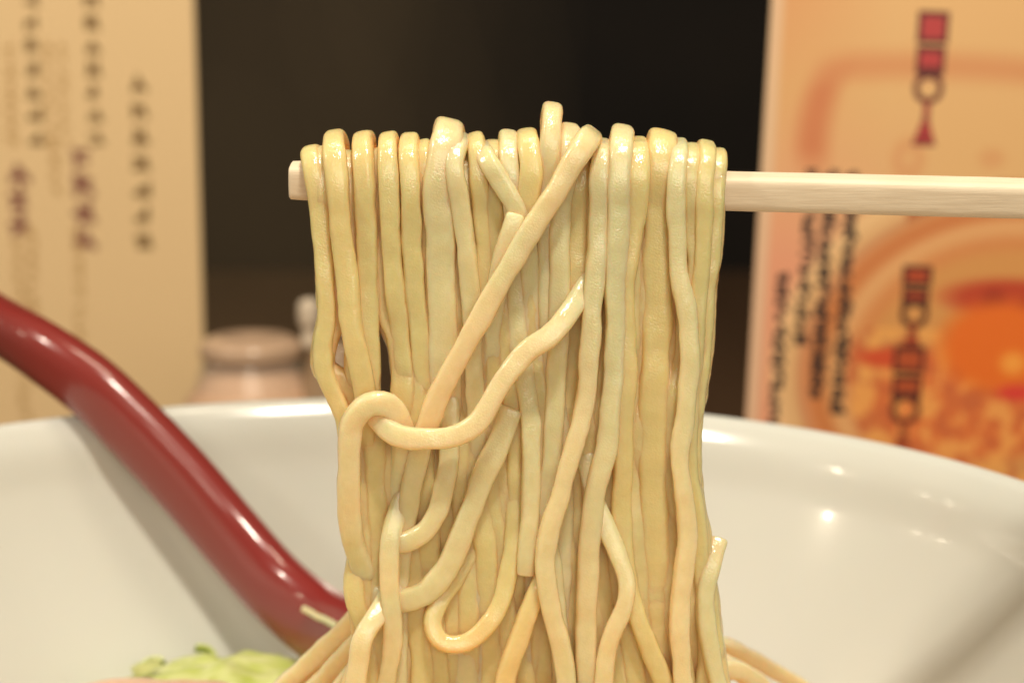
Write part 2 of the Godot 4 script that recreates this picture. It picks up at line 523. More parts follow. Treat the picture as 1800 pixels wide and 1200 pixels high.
	noodle("wide noodle with a pointed top, next to the chopstick's blunt tip", "noodles lifted over the chopstick", 3.12, 2.80, 0, [-22.6,43.1,0.5,-20.1,63.0,0.8,-19.8,78.9,1.0,-19.8,87.7,1.6,-20.1,96.3,2.0,-20.7,103.2,2.6,-20.7,110.2,4.1,-20.8,114.5,5.2,-21.3,117.9,5.9,-22.2,123.6,6.2,-23.0,131.6,6.2,-23.7,137.9,6.2,-24.1,144.8,6.2,-24.6,148.0,5.0,-24.8,149.4,2.6,-24.9,149.8,0.0,-24.9,149.4,-2.5,-24.9,147.6,-4.8,-26.2,142.5,-5.9,-25.6,135.1,-5.6,-25.0,127.6,-5.4,-24.6,123.4,-5.3,-23.0,120.1,-5.2,-22.7,116.3,-5.1,-22.7,112.5,-5.0,-22.5,108.3,-4.8,-22.6,103.2,-4.7,-22.2,96.3,-4.5,-22.0,86.7,-4.4,-20.3,75.3,-4.4,-21.6,60.9,-4.4,-26.4,40.8,-4.4])
	noodle("square-topped noodle right of the pointed one at the left end", "noodles lifted over the chopstick", 2.96, 2.50, 0, [-22.4,43.0,0.3,-19.9,62.9,0.5,-19.7,78.7,0.6,-19.8,91.8,1.0,-20.4,100.4,1.4,-20.4,105.5,1.8,-20.1,109.9,3.0,-20.1,116.7,4.0,-20.2,121.7,4.4,-20.2,129.8,4.7,-20.2,137.8,5.4,-20.3,144.8,5.9,-20.6,148.0,4.9,-20.8,149.4,2.5,-20.8,149.7,0.0,-20.8,149.3,-2.4,-20.8,147.5,-4.6,-20.8,142.5,-5.6,-20.6,135.1,-5.4,-21.1,127.6,-5.2,-21.2,123.5,-5.1,-21.4,120.1,-5.0,-21.3,116.3,-4.9,-21.4,112.5,-4.8,-19.0,108.3,-4.7,-18.2,103.2,-4.5,-17.0,96.3,-4.3,-17.0,86.8,-4.2,-16.9,75.3,-4.2,-17.8,61.0,-4.2,-20.1,40.8,-4.2])
	noodle("straight noodle with a rounded wet top, third column from the tip", "noodles lifted over the chopstick", 2.74, 2.50, 0, [-15.7,43.2,0.7,-13.9,64.1,1.1,-13.7,80.7,1.4,-13.6,92.0,1.8,-13.3,100.6,2.2,-13.6,108.2,2.8,-14.8,115.0,3.6,-15.8,123.3,4.3,-16.4,129.8,5.0,-16.9,137.9,5.7,-17.0,144.8,6.1,-17.2,148.0,5.0,-17.3,149.4,2.6,-17.3,149.7,0.0,-17.3,149.3,-2.4,-17.3,147.5,-4.7,-18.3,142.5,-5.8,-17.9,135.1,-5.6,-17.3,127.6,-5.3,-16.7,123.4,-5.2,-16.3,120.1,-5.1,-16.0,116.3,-5.0,-15.2,112.5,-4.9,-14.4,108.3,-4.8,-14.4,103.2,-4.6,-14.1,96.3,-4.4,-14.0,86.8,-4.3,-12.3,75.3,-4.3,-12.6,60.9,-4.3,-16.6,40.8,-4.3])
	noodle("flat-topped noodle left of the high arch", "noodles lifted over the chopstick", 2.81, 2.50, 0, [-12.9,43.3,1.0,-11.3,65.7,1.6,-11.2,83.5,2.0,-11.5,96.4,2.4,-12.0,104.9,2.8,-12.4,113.3,3.4,-13.0,121.6,4.1,-13.6,129.8,4.9,-14.0,137.8,5.7,-14.1,144.8,6.2,-14.3,147.9,5.0,-14.3,149.2,2.6,-14.4,149.6,0.0,-14.4,149.1,-2.5,-14.4,147.4,-4.8,-14.4,142.5,-5.9,-13.7,135.1,-5.6,-13.9,127.6,-5.4,-13.9,123.4,-5.3,-14.2,120.1,-5.2,-14.0,116.3,-5.1,-13.3,112.5,-5.0,-12.5,108.3,-4.8,-11.9,103.2,-4.7,-10.6,96.3,-4.5,-9.9,86.7,-4.4,-9.5,75.3,-4.4,-10.6,60.9,-4.4,-11.9,40.8,-4.4])
	noodle("thin noodle squeezed low beside the high arch", "noodles lifted over the chopstick", 2.13, 2.30, 0, [-9.6,43.3,1.0,-8.4,66.2,1.6,-8.3,84.4,2.0,-9.0,98.1,2.4,-10.2,108.3,3.0,-10.6,118.3,3.8,-11.2,128.1,4.1,-11.7,137.7,4.4,-12.0,144.7,4.6,-12.2,147.3,3.8,-12.3,148.4,2.0,-12.3,148.7,0.0,-12.3,148.3,-1.9,-12.3,146.8,-3.6,-13.0,142.6,-4.4,-12.9,135.2,-4.2,-12.7,127.8,-4.1,-12.3,123.6,-4.0,-12.2,120.3,-3.9,-11.8,116.5,-3.8,-11.2,112.7,-3.7,-10.7,108.5,-3.6,-10.7,103.4,-3.5,-10.4,96.6,-3.4,-10.3,87.1,-3.3,-8.6,75.6,-3.3,-8.5,61.3,-3.3,-11.8,41.3,-3.3])
	noodle("thick noodle forming the high rounded arch left of centre", "noodles lifted over the chopstick", 4.41, 3.00, 1, [-7.8,43.3,1.0,-6.7,62.4,1.6,-6.6,77.5,2.0,-7.0,87.9,2.2,-8.2,99.8,2.6,-9.1,110.0,3.4,-9.5,118.3,4.0,-9.8,127.4,4.6,-10.0,135.4,5.4,-10.0,141.8,6.1,-9.6,145.7,6.4,-9.2,149.3,5.2,-8.9,150.9,2.7,-8.9,151.3,0.0,-8.9,150.7,-2.6,-8.9,148.4,-5.0,-8.8,142.5,-6.1,-8.2,135.0,-5.8,-8.4,127.6,-5.6,-8.6,123.4,-5.5,-8.9,120.1,-5.4,-8.9,116.3,-5.2,-8.4,112.5,-5.1,-7.8,108.2,-5.0,-7.3,103.1,-4.8,-6.0,96.3,-4.6,-5.1,86.7,-4.5,-4.5,75.2,-4.5,-5.4,60.9,-4.5,-6.0,40.7,-4.5])
	noodle("pale noodle slanting slightly right under the high arch", "noodles lifted over the chopstick", 2.74, 2.50, 1, [-3.3,43.3,1.0,-2.7,62.8,1.6,-2.7,78.3,2.0,-3.1,89.6,2.4,-4.1,99.9,3.0,-5.0,110.1,4.0,-5.4,118.5,4.6,-5.7,126.7,5.3,-6.2,134.0,6.2,-7.0,141.1,6.7,-7.8,146.6,7.0,-7.6,148.5,5.8,-7.5,149.3,3.0,-7.4,149.6,0.0,-7.4,149.1,-2.8,-7.4,147.3,-5.5,-7.6,142.4,-6.7,-7.2,135.0,-6.4,-7.6,127.5,-6.2,-7.8,123.3,-6.0,-8.3,120.0,-5.9,-8.5,116.2,-5.8,-8.4,112.4,-5.6,-8.2,108.1,-5.5,-7.8,103.0,-5.3,-6.6,96.1,-5.1,-5.4,86.6,-5.0,-4.5,75.1,-5.0,-5.5,60.7,-5.0,-6.3,40.5,-5.0])
	noodle("short-topped noodle just right of the high arch", "noodles lifted over the chopstick", 2.66, 2.50, 0, [-0.8,43.3,1.0,-0.5,62.4,1.6,-0.5,77.5,2.0,-0.7,87.9,2.4,-1.3,98.2,2.8,-2.3,107.5,3.4,-2.6,115.9,4.0,-3.0,124.1,4.2,-3.8,132.1,4.3,-4.4,140.1,4.7,-4.7,145.7,5.6,-4.9,148.2,4.6,-5.0,149.3,2.4,-5.0,149.6,0.0,-5.0,149.1,-2.2,-5.0,147.3,-4.3,-5.6,142.5,-5.3,-5.7,135.1,-5.1,-5.7,127.7,-4.9,-5.4,123.5,-4.8,-5.4,120.2,-4.7,-5.3,116.4,-4.6,-5.0,112.6,-4.5,-4.9,108.4,-4.4,-5.0,103.3,-4.2,-4.6,96.4,-4.1,-4.1,86.9,-4.0,-2.3,75.4,-4.0,-1.9,61.1,-4.0,-4.3,41.0,-4.0])
	noodle("low noodle in the dip between the arch and the shiny cluster", "noodles lifted over the chopstick", 2.58, 2.50, 0, [0.9,43.4,1.2,1.0,63.0,1.9,1.0,78.5,2.4,0.7,92.3,2.8,0.5,103.4,3.4,0.2,111.8,4.0,-0.6,120.0,4.3,-1.6,128.1,4.3,-2.2,137.7,4.4,-2.5,144.7,4.9,-2.5,147.2,4.0,-2.6,148.3,2.1,-2.6,148.6,0.0,-2.6,148.2,-2.0,-2.6,146.7,-3.8,-2.3,142.6,-4.6,-2.7,135.2,-4.4,-3.3,127.8,-4.3,-3.3,123.6,-4.2,-3.2,120.3,-4.1,-3.0,116.5,-4.0,-2.3,112.7,-3.9,-1.8,108.5,-3.8,-1.4,103.4,-3.7,-0.7,96.6,-3.5,-0.7,87.0,-3.5,0.1,75.6,-3.5,1.2,61.3,-3.5,0.2,41.2,-3.5])
	noodle("short noodle slanting down right into the big diagonal", "noodles lifted over the chopstick", 2.89, 2.50, 1, [3.1,43.5,1.3,3.0,63.0,2.1,3.0,78.5,2.6,3.3,92.3,3.0,3.7,105.1,3.6,3.1,116.7,4.1,2.4,126.5,4.4,2.2,133.8,5.2,1.4,138.2,6.3,0.2,141.4,6.9,-1.6,144.4,6.8,-3.3,147.1,6.3,-3.9,148.0,2.7,-4.0,148.1,0.0,-4.0,147.7,-2.5,-4.0,146.3,-4.9,-4.6,142.5,-6.0,-4.1,135.1,-5.8,-3.5,127.6,-5.5,-3.0,123.4,-5.4,-2.8,120.1,-5.3,-2.5,116.3,-5.2,-2.1,112.5,-5.1,-1.9,108.2,-4.9,-2.0,103.1,-4.8,-1.6,96.3,-4.6,-0.9,86.7,-4.5,1.0,75.2,-4.5,1.3,60.9,-4.5,-0.8,40.7,-4.5])
	noodle("rounded noodle top left of the shiny wet patch", "noodles lifted over the chopstick", 2.81, 2.50, 1, [2.0,88.5,5.4,2.2,92.3,5.7,2.6,97.3,5.7,2.7,103.9,5.5,2.6,110.4,5.3,1.8,116.1,4.9,1.0,121.7,4.7,0.6,128.2,4.7,0.4,135.4,5.0,0.1,141.8,5.8,-0.3,145.3,6.1,-0.5,148.2,5.0,-0.5,149.5,2.6,-0.6,149.9,0.0,-0.6,149.4,-2.4,-0.6,147.5,-4.7,0.0,142.5,-5.8,-0.2,135.1,-5.6,-1.1,127.6,-5.3,-1.4,123.4,-5.2,-1.7,120.1,-5.1,-1.8,116.3,-5.0,-1.5,112.5,-4.9,-1.2,108.3,-4.8,-0.5,103.2,-4.6,0.8,96.3,-4.4,1.4,86.8,-4.3,1.8,75.3,-4.3,2.0,60.9,-4.3,2.4,40.8,-4.3])
	noodle("noodle carrying the shiny wet patch at the top centre", "noodles lifted over the chopstick", 3.04, 2.50, 0, [4.4,43.5,1.4,4.2,63.1,2.2,4.1,78.6,2.8,4.3,92.4,3.2,4.7,103.5,3.8,4.2,113.5,4.1,2.4,121.7,4.3,1.9,131.4,4.7,2.1,137.9,5.9,2.4,142.3,6.6,2.7,146.6,6.8,2.4,148.8,5.6,2.1,149.9,2.9,2.1,150.1,0.0,2.1,149.6,-2.7,2.1,147.6,-5.3,2.6,142.4,-6.5,3.0,135.0,-6.2,2.5,127.5,-6.0,2.4,123.4,-5.8,2.2,120.0,-5.7,2.1,116.2,-5.6,2.5,112.4,-5.5,2.8,108.2,-5.3,3.4,103.0,-5.2,4.8,96.2,-4.9,5.7,86.6,-4.9,6.2,75.1,-4.9,6.4,60.7,-4.9,7.2,40.5,-4.9])
	noodle("upright finger-like loop, the tallest noodle of the bunch", "noodles lifted over the chopstick", 2.96, 2.70, 1, [7.7,43.5,1.4,7.1,63.6,2.2,7.0,79.5,2.8,7.4,96.6,3.2,6.9,108.5,3.8,5.5,118.4,4.1,4.9,128.1,4.4,4.7,137.8,4.9,4.9,144.8,5.6,5.2,148.7,6.1,5.4,151.9,5.0,5.5,153.3,2.6,5.6,153.7,0.0,5.6,152.9,-2.4,5.6,149.8,-4.7,5.7,142.5,-5.8,6.3,135.1,-5.6,6.2,127.6,-5.3,6.0,123.4,-5.2,5.8,120.1,-5.1,5.5,116.3,-5.0,5.4,112.5,-4.9,5.1,108.3,-4.8,5.4,103.2,-4.6,6.6,96.3,-4.4,8.1,86.8,-4.3,9.4,75.3,-4.3,9.3,60.9,-4.3,10.0,40.8,-4.3])
	noodle("straight pale noodle right under the big diagonal's crossing", "noodles lifted over the chopstick", 2.89, 2.50, 1, [7.7,43.9,2.1,7.1,63.2,3.4,7.0,78.3,4.3,6.1,85.1,4.4,5.4,91.9,4.4,4.9,98.6,4.4,5.7,105.4,4.9,6.1,113.6,5.0,6.5,121.8,5.2,6.7,128.3,5.4,6.6,136.3,5.6,6.9,142.2,5.7,7.8,146.5,6.0,7.9,149.2,4.9,8.0,150.4,2.5,8.0,150.7,0.0,8.0,150.1,-2.4,8.0,147.9,-4.7,7.8,142.5,-5.7,7.9,135.1,-5.5,8.1,127.6,-5.3,8.5,123.5,-5.2,8.8,120.1,-5.1,9.0,116.3,-4.9,9.3,112.5,-4.8,9.1,108.3,-4.7,9.1,103.2,-4.6,9.5,96.3,-4.4,10.1,86.8,-4.3,12.0,75.3,-4.3,13.6,61.0,-4.3,12.9,40.8,-4.3])
	noodle("long pale noodle crossing the front as the big diagonal", "noodles lifted over the chopstick", 3.12, 2.50, 1, [-19.0,43.6,1.5,-16.7,64.1,2.4,-16.5,80.4,3.0,-16.2,88.3,3.6,-15.2,95.3,4.4,-14.2,101.3,5.2,-13.0,106.0,5.9,-12.0,109.9,6.9,-10.9,113.2,7.6,-8.9,117.5,8.2,-6.5,121.7,8.6,-3.8,126.7,8.9,-0.8,132.1,9.0,1.7,136.5,9.0,4.3,140.4,9.0,7.0,144.7,8.8,9.6,149.1,7.9,10.8,150.2,3.3,10.9,150.3,0.0,10.9,149.7,-3.2,10.9,147.6,-6.1,11.6,142.3,-7.5,10.8,134.9,-7.2,10.0,127.4,-6.9,10.0,123.2,-6.8,10.1,119.8,-6.6,10.1,116.0,-6.5,10.4,112.2,-6.3,10.2,108.0,-6.2,10.6,102.9,-6.0,11.3,96.0,-5.7,11.6,86.4,-5.6,12.7,74.8,-5.6,14.7,60.4,-5.6,15.3,40.2,-5.6])
	noodle("wet glistening noodle right of the big diagonal, sweeping left lower down", "noodles lifted over the chopstick", 2.81, 2.50, 1, [9.4,44.8,4.0,8.5,60.7,5.9,7.8,72.2,6.6,7.3,76.6,7.0,6.3,81.0,7.4,5.1,86.2,7.7,4.6,89.6,7.8,5.2,94.6,7.9,6.8,100.3,7.8,8.2,106.0,7.7,9.6,110.5,7.5,10.4,114.9,7.3,10.8,121.3,7.2,11.3,127.7,7.0,11.8,134.0,6.7,12.0,139.5,6.4,12.1,145.8,6.4,12.4,147.6,5.3,12.5,148.4,2.7,12.5,148.6,0.0,12.5,148.2,-2.6,12.5,146.5,-5.0,12.4,142.4,-6.1,12.3,135.0,-5.9,12.3,127.6,-5.7,12.4,123.4,-5.5,12.5,120.0,-5.4,12.3,116.3,-5.3,12.1,112.5,-5.2,11.4,108.2,-5.1,11.3,103.1,-4.9,11.8,96.3,-4.7,13.0,86.7,-4.6,15.0,75.2,-4.6,16.4,60.8,-4.6,16.4,40.7,-4.6])
	noodle("noodle with a peaked top and a crooked lower half, right of centre", "noodles lifted over the chopstick", 3.19, 2.50, 1, [13.3,44.4,3.1,12.0,60.2,4.6,10.9,71.7,5.2,10.6,80.4,5.6,11.0,89.0,6.0,11.2,95.8,6.4,12.0,101.7,6.7,13.4,107.5,6.7,14.0,114.0,6.7,14.4,122.0,6.6,14.4,131.6,6.8,14.6,139.5,7.0,14.7,145.8,7.0,15.1,148.9,5.7,15.3,150.2,2.9,15.4,150.6,0.0,15.4,150.0,-2.8,15.4,147.8,-5.4,15.5,142.4,-6.6,15.7,135.0,-6.4,15.4,127.5,-6.1,15.2,123.3,-6.0,15.0,120.0,-5.8,14.4,116.2,-5.7,13.9,112.4,-5.6,13.0,108.1,-5.4,13.1,103.0,-5.3,14.1,96.2,-5.1,15.8,86.6,-5.0,17.6,75.1,-5.0,18.3,60.7,-5.0,19.7,40.5,-5.0])
	noodle("noodle with a wavy right edge over the deep ochre gap", "noodles lifted over the chopstick", 2.89, 2.50, 0, [27.7,44.2,2.8,24.7,60.0,4.2,22.1,71.5,4.7,19.9,76.8,5.0,18.2,81.1,5.2,17.0,85.2,4.7,16.1,91.9,4.4,15.7,98.7,4.6,15.7,105.5,5.3,15.5,111.4,5.9,16.2,117.5,6.2,16.0,122.0,6.2,15.7,128.4,6.2,16.4,134.8,6.4,17.2,140.3,6.6,17.5,145.8,6.7,17.5,147.7,5.5,17.6,148.6,2.8,17.6,148.9,0.0,17.6,148.4,-2.7,17.6,146.6,-5.2,17.6,142.4,-6.3,17.8,135.0,-6.1,18.0,127.5,-5.8,18.3,123.4,-5.7,18.4,120.0,-5.6,18.1,116.2,-5.5,17.9,112.4,-5.4,17.1,108.2,-5.2,17.0,103.1,-5.1,17.6,96.2,-4.8,19.1,86.6,-4.7,21.2,75.1,-4.7,22.7,60.8,-4.7,23.5,40.6,-4.7])
	noodle("broad flat-topped noodle receding behind at the right of the peak", "noodles lifted over the chopstick", 4.26, 2.90, 0, [24.1,43.5,1.3,21.8,63.5,2.1,21.5,79.4,2.6,20.5,94.9,3.0,20.1,105.0,3.4,20.1,115.0,3.8,20.4,124.8,4.0,20.3,133.7,4.1,20.4,140.9,4.4,20.6,145.7,5.2,20.9,148.2,4.2,21.0,149.4,2.2,21.1,149.7,0.0,21.1,149.1,-2.1,21.1,147.1,-4.0,22.2,142.5,-4.9,21.8,135.2,-4.7,20.8,127.7,-4.5,20.4,123.6,-4.4,20.3,120.2,-4.3,19.9,116.5,-4.2,19.8,112.7,-4.1,19.3,108.4,-4.0,20.0,103.3,-3.9,21.3,96.5,-3.7,22.4,87.0,-3.7,23.0,75.5,-3.7,24.9,61.2,-3.7,28.0,41.1,-3.7])
	noodle("long pale noodle running down the right side from top to bottom", "noodles lifted over the chopstick", 2.74, 2.50, 1, [31.3,44.7,3.8,27.8,60.6,5.7,24.8,72.1,6.4,24.3,76.5,6.5,24.0,80.7,6.6,24.1,85.0,6.6,24.5,89.2,6.7,24.9,93.4,6.7,24.7,97.6,6.7,24.1,101.7,6.7,23.6,105.8,6.7,24.3,111.5,6.7,24.8,118.8,6.7,24.5,125.3,6.7,23.2,131.6,6.5,22.7,137.9,6.5,22.7,145.3,6.5,23.0,147.5,5.3,23.2,148.4,2.8,23.3,148.7,0.0,23.3,148.2,-2.6,23.3,146.5,-5.1,24.4,142.4,-6.2,24.2,135.0,-6.0,23.2,127.6,-5.7,22.7,123.4,-5.6,22.4,120.0,-5.5,21.8,116.3,-5.4,21.4,112.5,-5.2,20.6,108.2,-5.1,21.2,103.1,-4.9,22.6,96.2,-4.7,24.2,86.7,-4.6,25.0,75.2,-4.6,26.5,60.8,-4.6,30.0,40.6,-4.6])
	noodle("thin noodle in the groove beside the long pale right one", "noodles lifted over the chopstick", 2.43, 2.50, 0, [31.2,43.4,1.2,28.2,63.4,1.9,27.9,79.3,2.4,27.1,88.1,3.0,26.3,96.7,3.6,25.8,105.2,4.0,26.2,113.5,4.3,26.4,121.7,4.7,25.6,129.8,5.0,25.0,137.8,5.4,24.7,145.2,5.7,24.9,147.1,4.7,25.1,148.0,2.4,25.1,148.2,0.0,25.1,147.8,-2.3,25.1,146.1,-4.5,25.3,142.5,-5.4,24.7,135.1,-5.2,24.2,127.7,-5.0,24.3,123.5,-4.9,24.4,120.1,-4.8,24.0,116.4,-4.7,23.6,112.6,-4.6,22.4,108.3,-4.5,22.4,103.2,-4.3,22.8,96.4,-4.2,24.0,86.8,-4.1,26.1,75.4,-4.1,28.7,61.0,-4.1,30.2,40.9,-4.1])
	noodle("sharp-cornered noodle second from the right end of the bunch", "noodles lifted over the chopstick", 2.51, 2.50, 0, [31.5,43.8,2.0,28.4,64.0,3.2,28.0,79.9,4.0,27.3,88.4,4.1,26.4,97.0,4.4,25.2,105.3,4.6,25.5,113.6,4.7,25.8,121.8,5.3,26.2,129.9,5.7,26.5,137.9,6.1,26.6,145.3,6.2,26.9,147.4,5.0,27.1,148.3,2.6,27.2,148.5,0.0,27.2,148.1,-2.5,27.2,146.3,-4.8,28.5,142.5,-5.9,27.7,135.1,-5.6,26.4,127.6,-5.4,25.9,123.4,-5.3,25.7,120.1,-5.2,25.2,116.3,-5.1,24.9,112.5,-5.0,24.1,108.3,-4.8,24.8,103.2,-4.7,26.0,96.3,-4.5,27.2,86.7,-4.4,27.9,75.3,-4.4,30.3,60.9,-4.4,34.1,40.8,-4.4])
	noodle("rightmost noodle, hugging the chopstick where it leaves the bunch", "noodles lifted over the chopstick", 2.66, 2.50, 0, [33.1,43.6,1.5,29.8,62.8,2.4,29.5,77.8,3.0,28.5,84.0,3.4,27.7,90.0,3.6,26.8,95.9,3.8,25.8,101.0,4.0,25.2,106.9,4.1,25.8,112.3,4.4,26.3,116.2,4.7,26.9,120.9,4.7,27.0,126.6,4.7,27.5,131.4,4.6,28.0,137.7,4.5,28.2,142.8,4.5,28.5,144.9,3.7,28.6,145.8,1.9,28.7,146.1,0.0,28.7,145.8,-1.8,28.7,144.7,-3.5,28.9,142.6,-4.3,28.5,135.2,-4.1,27.9,127.8,-3.9,27.7,123.7,-3.9,27.7,120.3,-3.8,26.8,116.6,-3.7,26.1,112.8,-3.6,24.9,108.5,-3.5,25.2,103.5,-3.4,26.5,96.6,-3.3,28.3,87.1,-3.2,29.7,75.7,-3.2,31.4,61.4,-3.2,35.2,41.3,-3.2])
	noodle("front noodle swooping in a long S from right centre to the curl", "noodles lifted over the chopstick", 3.04, 2.50, 2, [13.8,143.2,3.4,13.5,137.6,3.6,12.6,133.7,4.0,11.5,131.3,4.4,10.2,129.4,5.2,8.8,127.4,6.9,7.2,125.4,8.5,5.2,123.3,9.3,2.4,121.5,9.6,-0.8,117.7,9.9,-3.0,114.2,10.0,-5.1,111.0,10.1,-8.0,109.4,10.1,-12.2,108.9,9.9,-16.2,109.4,9.0,-18.8,111.0,7.3,-20.3,112.6,6.2])
	noodle("noodle curled over into a tight round loop at the left front", "noodles lifted over the chopstick", 3.27, 2.50, 2, [-21.4,87.2,3.0,-22.6,92.9,5.0,-23.1,97.5,6.4,-23.0,102.7,7.6,-22.8,107.8,8.2,-22.0,111.3,8.5,-20.0,113.5,8.6,-17.7,113.5,8.3,-16.1,111.7,7.3,-15.5,108.5,5.7,-15.5,104.4,4.3,-16.1,99.1,3.2,-16.8,92.2,2.6,-17.4,82.7,2.2,-19.5,71.3,1.8,-22.0,40.7,1.1])
	noodle("noodle stump with a cut end pointing up right below the swoop", "noodles lifted over the chopstick", 3.42, 2.50, 1, [-0.1,111.9,5.3,-1.6,108.1,5.7,-3.4,104.0,5.9,-5.5,98.5,5.7,-7.3,93.5,5.6,-9.6,88.6,5.4,-12.7,85.2,5.2,-16.0,83.8,4.6,-19.4,84.3,3.2])
	noodle("small cut noodle end poking out left of the big diagonal", "noodles lifted over the chopstick", 2.89, 2.50, 2, [0.4,139.6,8.0,-0.1,137.7,8.2,-0.8,134.9,7.7,-1.7,130.8,6.4,-2.4,126.6,5.0,-2.7,121.7,4.3,-3.2,111.7,3.6,-4.1,98.3,3.0,-4.5,83.7,2.6,-5.2,72.3,2.1,-6.0,40.8,1.3])
	noodle("noodle hanging as a low U-shaped loop near the bottom centre", "noodles lifted over the chopstick", 2.74, 2.50, 0, [-2.6,97.9,1.6,-5.4,91.8,2.6,-8.4,86.7,3.4,-10.5,83.4,4.3,-11.4,80.5,5.3,-9.8,78.1,5.9,-6.9,78.0,5.9,-4.0,80.0,5.6,-1.6,83.6,5.0,-0.4,88.5,4.4,0.3,94.2,3.6,0.4,100.7,2.8])
	noodle("hooked noodle turning left under the swoop", "noodles lifted over the chopstick", 2.96, 2.50, 1, [-8.7,113.5,4.1,-8.8,108.7,4.9,-9.0,105.1,5.3,-9.5,101.3,5.6,-10.7,97.3,5.9,-12.9,94.2,6.0,-15.7,92.8,5.6,-18.6,93.2,4.4])
	noodle("short upright noodle in front of the hooked one at lower left", "noodles lifted over the chopstick", 2.89, 2.50, 1, [-14.0,106.8,0.0,-14.8,102.5,1.6,-16.0,98.6,4.1,-17.2,93.6,5.9,-17.5,87.4,6.3,-17.3,83.1,6.2,-17.2,77.9,5.7,-19.4,66.3,4.6,-21.9,41.5,2.9])
	noodle("short noodle slanting down left at the bottom centre", "noodles lifted over the chopstick", 2.74, 2.50, 0, [4.7,88.3,5.2,3.1,84.6,6.0,1.2,79.3,6.2,-1.0,72.4,6.0,-1.3,60.7,4.8,-1.7,41.6,3.0])
	noodle("bent noodle turning back left with a wet glint at the lower right", "noodles lifted over the chopstick", 2.74, 2.50, 1, [10.5,105.1,3.6,11.5,100.3,4.4,12.6,96.9,5.2,13.9,93.9,6.0,15.4,90.5,6.7,16.4,86.9,7.3,16.0,83.6,7.5,14.7,80.6,7.4,13.7,77.1,7.0,13.3,72.2,6.7,14.5,60.4,5.3,15.9,41.8,3.3])
	noodle("noodle end sticking out past the right edge of the bunch low down", "noodles lifted over the chopstick", 2.66, 2.50, 1, [29.8,92.0,2.4,28.8,89.4,4.0,27.8,85.2,4.7,27.9,81.1,5.0,28.8,75.9,5.0,29.9,71.1,4.9,33.0,59.4,3.9,36.4,41.3,2.4])
	noodle("translucent noodle with a bright glint over the yellow noodles at lower left", "noodles lifted over the chopstick", 3.19, 2.50, 2, [-16.5,88.9,1.5,-17.2,85.7,3.6,-18.2,83.4,4.9,-19.9,81.5,6.7,-21.2,79.5,7.9,-21.9,76.1,7.9,-22.5,71.3,7.6,-25.4,59.4,6.1,-28.5,42.0,3.8])
	noodle("noodle bulging left along the lower left edge of the bunch", "noodles lifted over the chopstick", 3.04, 2.50, 0, [-20.7,98.0,2.2,-21.8,93.9,2.6,-22.6,88.9,3.0,-22.8,83.9,3.2,-21.5,79.5,3.0,-24.1,68.0,2.4,-27.1,40.9,1.5])
	noodle("noodle lying across the very bottom below the crooked ones", "noodles lifted over the chopstick", 3.04, 2.50, 2, [-3.3,63.5,6.4,0.8,68.6,7.6,5.7,70.9,8.2,10.0,70.5,8.0,14.0,64.7,7.3])
	noodle("upper yellow noodle running down left out of the bunch into the broth", "noodles rising out of the broth", 3.34, 2.70, 2, [-19.9,81.5,-7.0,-24.1,76.4,-9.0,-28.8,71.0,-12.0,-33.9,65.5,-15.0,-39.8,58.3,-18.0,-46.2,48.0,-22.0])
	noodle("middle yellow noodle running down left beside the broth", "noodles rising out of the broth", 3.34, 2.70, 2, [-19.4,78.9,-4.0,-23.4,73.6,-6.0,-27.8,68.4,-8.0,-32.6,62.2,-11.0,-38.6,52.9,-15.0])
	noodle("lower yellow noodle at the bottom left of the bunch", "noodles rising out of the broth", 3.34, 2.70, 2, [-18.8,77.7,0.0,-22.4,72.2,-1.0,-26.4,66.7,-3.0,-32.1,58.4,-6.0])
	noodle("yellow noodle behind the others running left, nearest the spoon end", "noodles rising out of the broth", 3.34, 2.70, 2, [-22.1,72.9,-14.0,-26.9,70.2,-17.0,-31.1,66.0,-19.0,-36.2,60.6,-22.0,-42.0,53.2,-26.0])
	noodle("orange-tinted noodle curving out right behind the bunch", "noodles rising out of the broth", 3.04, 2.70, 2, [27.8,67.8,-26.0,34.3,64.4,-32.0,39.7,60.5,-38.0,45.5,55.7,-44.0,52.6,49.6,-50.0,59.0,42.4,-56.0])
	noodle("second orange-tinted noodle low at the right of the bunch", "noodles rising out of the broth", 3.04, 2.70, 2, [25.0,68.5,-16.0,32.5,65.6,-22.0,37.9,61.1,-28.0,43.1,55.6,-34.0,49.0,48.7,-40.0])
	noodle("noodle arching low behind the right edge of the bunch", "noodles rising out of the broth", 3.04, 2.70, 2, [27.8,67.7,-8.0,33.7,66.8,-14.0,39.1,62.3,-20.0,43.8,55.7,-26.0])
	noodle("thin pale strand lying across the lower end of the red spoon", "", 1.29, 1.10, 2, [-38.6,59.8,-65.2,-36.6,59.3,-63.6,-33.3,59.0,-60.0,-30.2,58.9,-56.0,-26.0,59.7,-48.0])
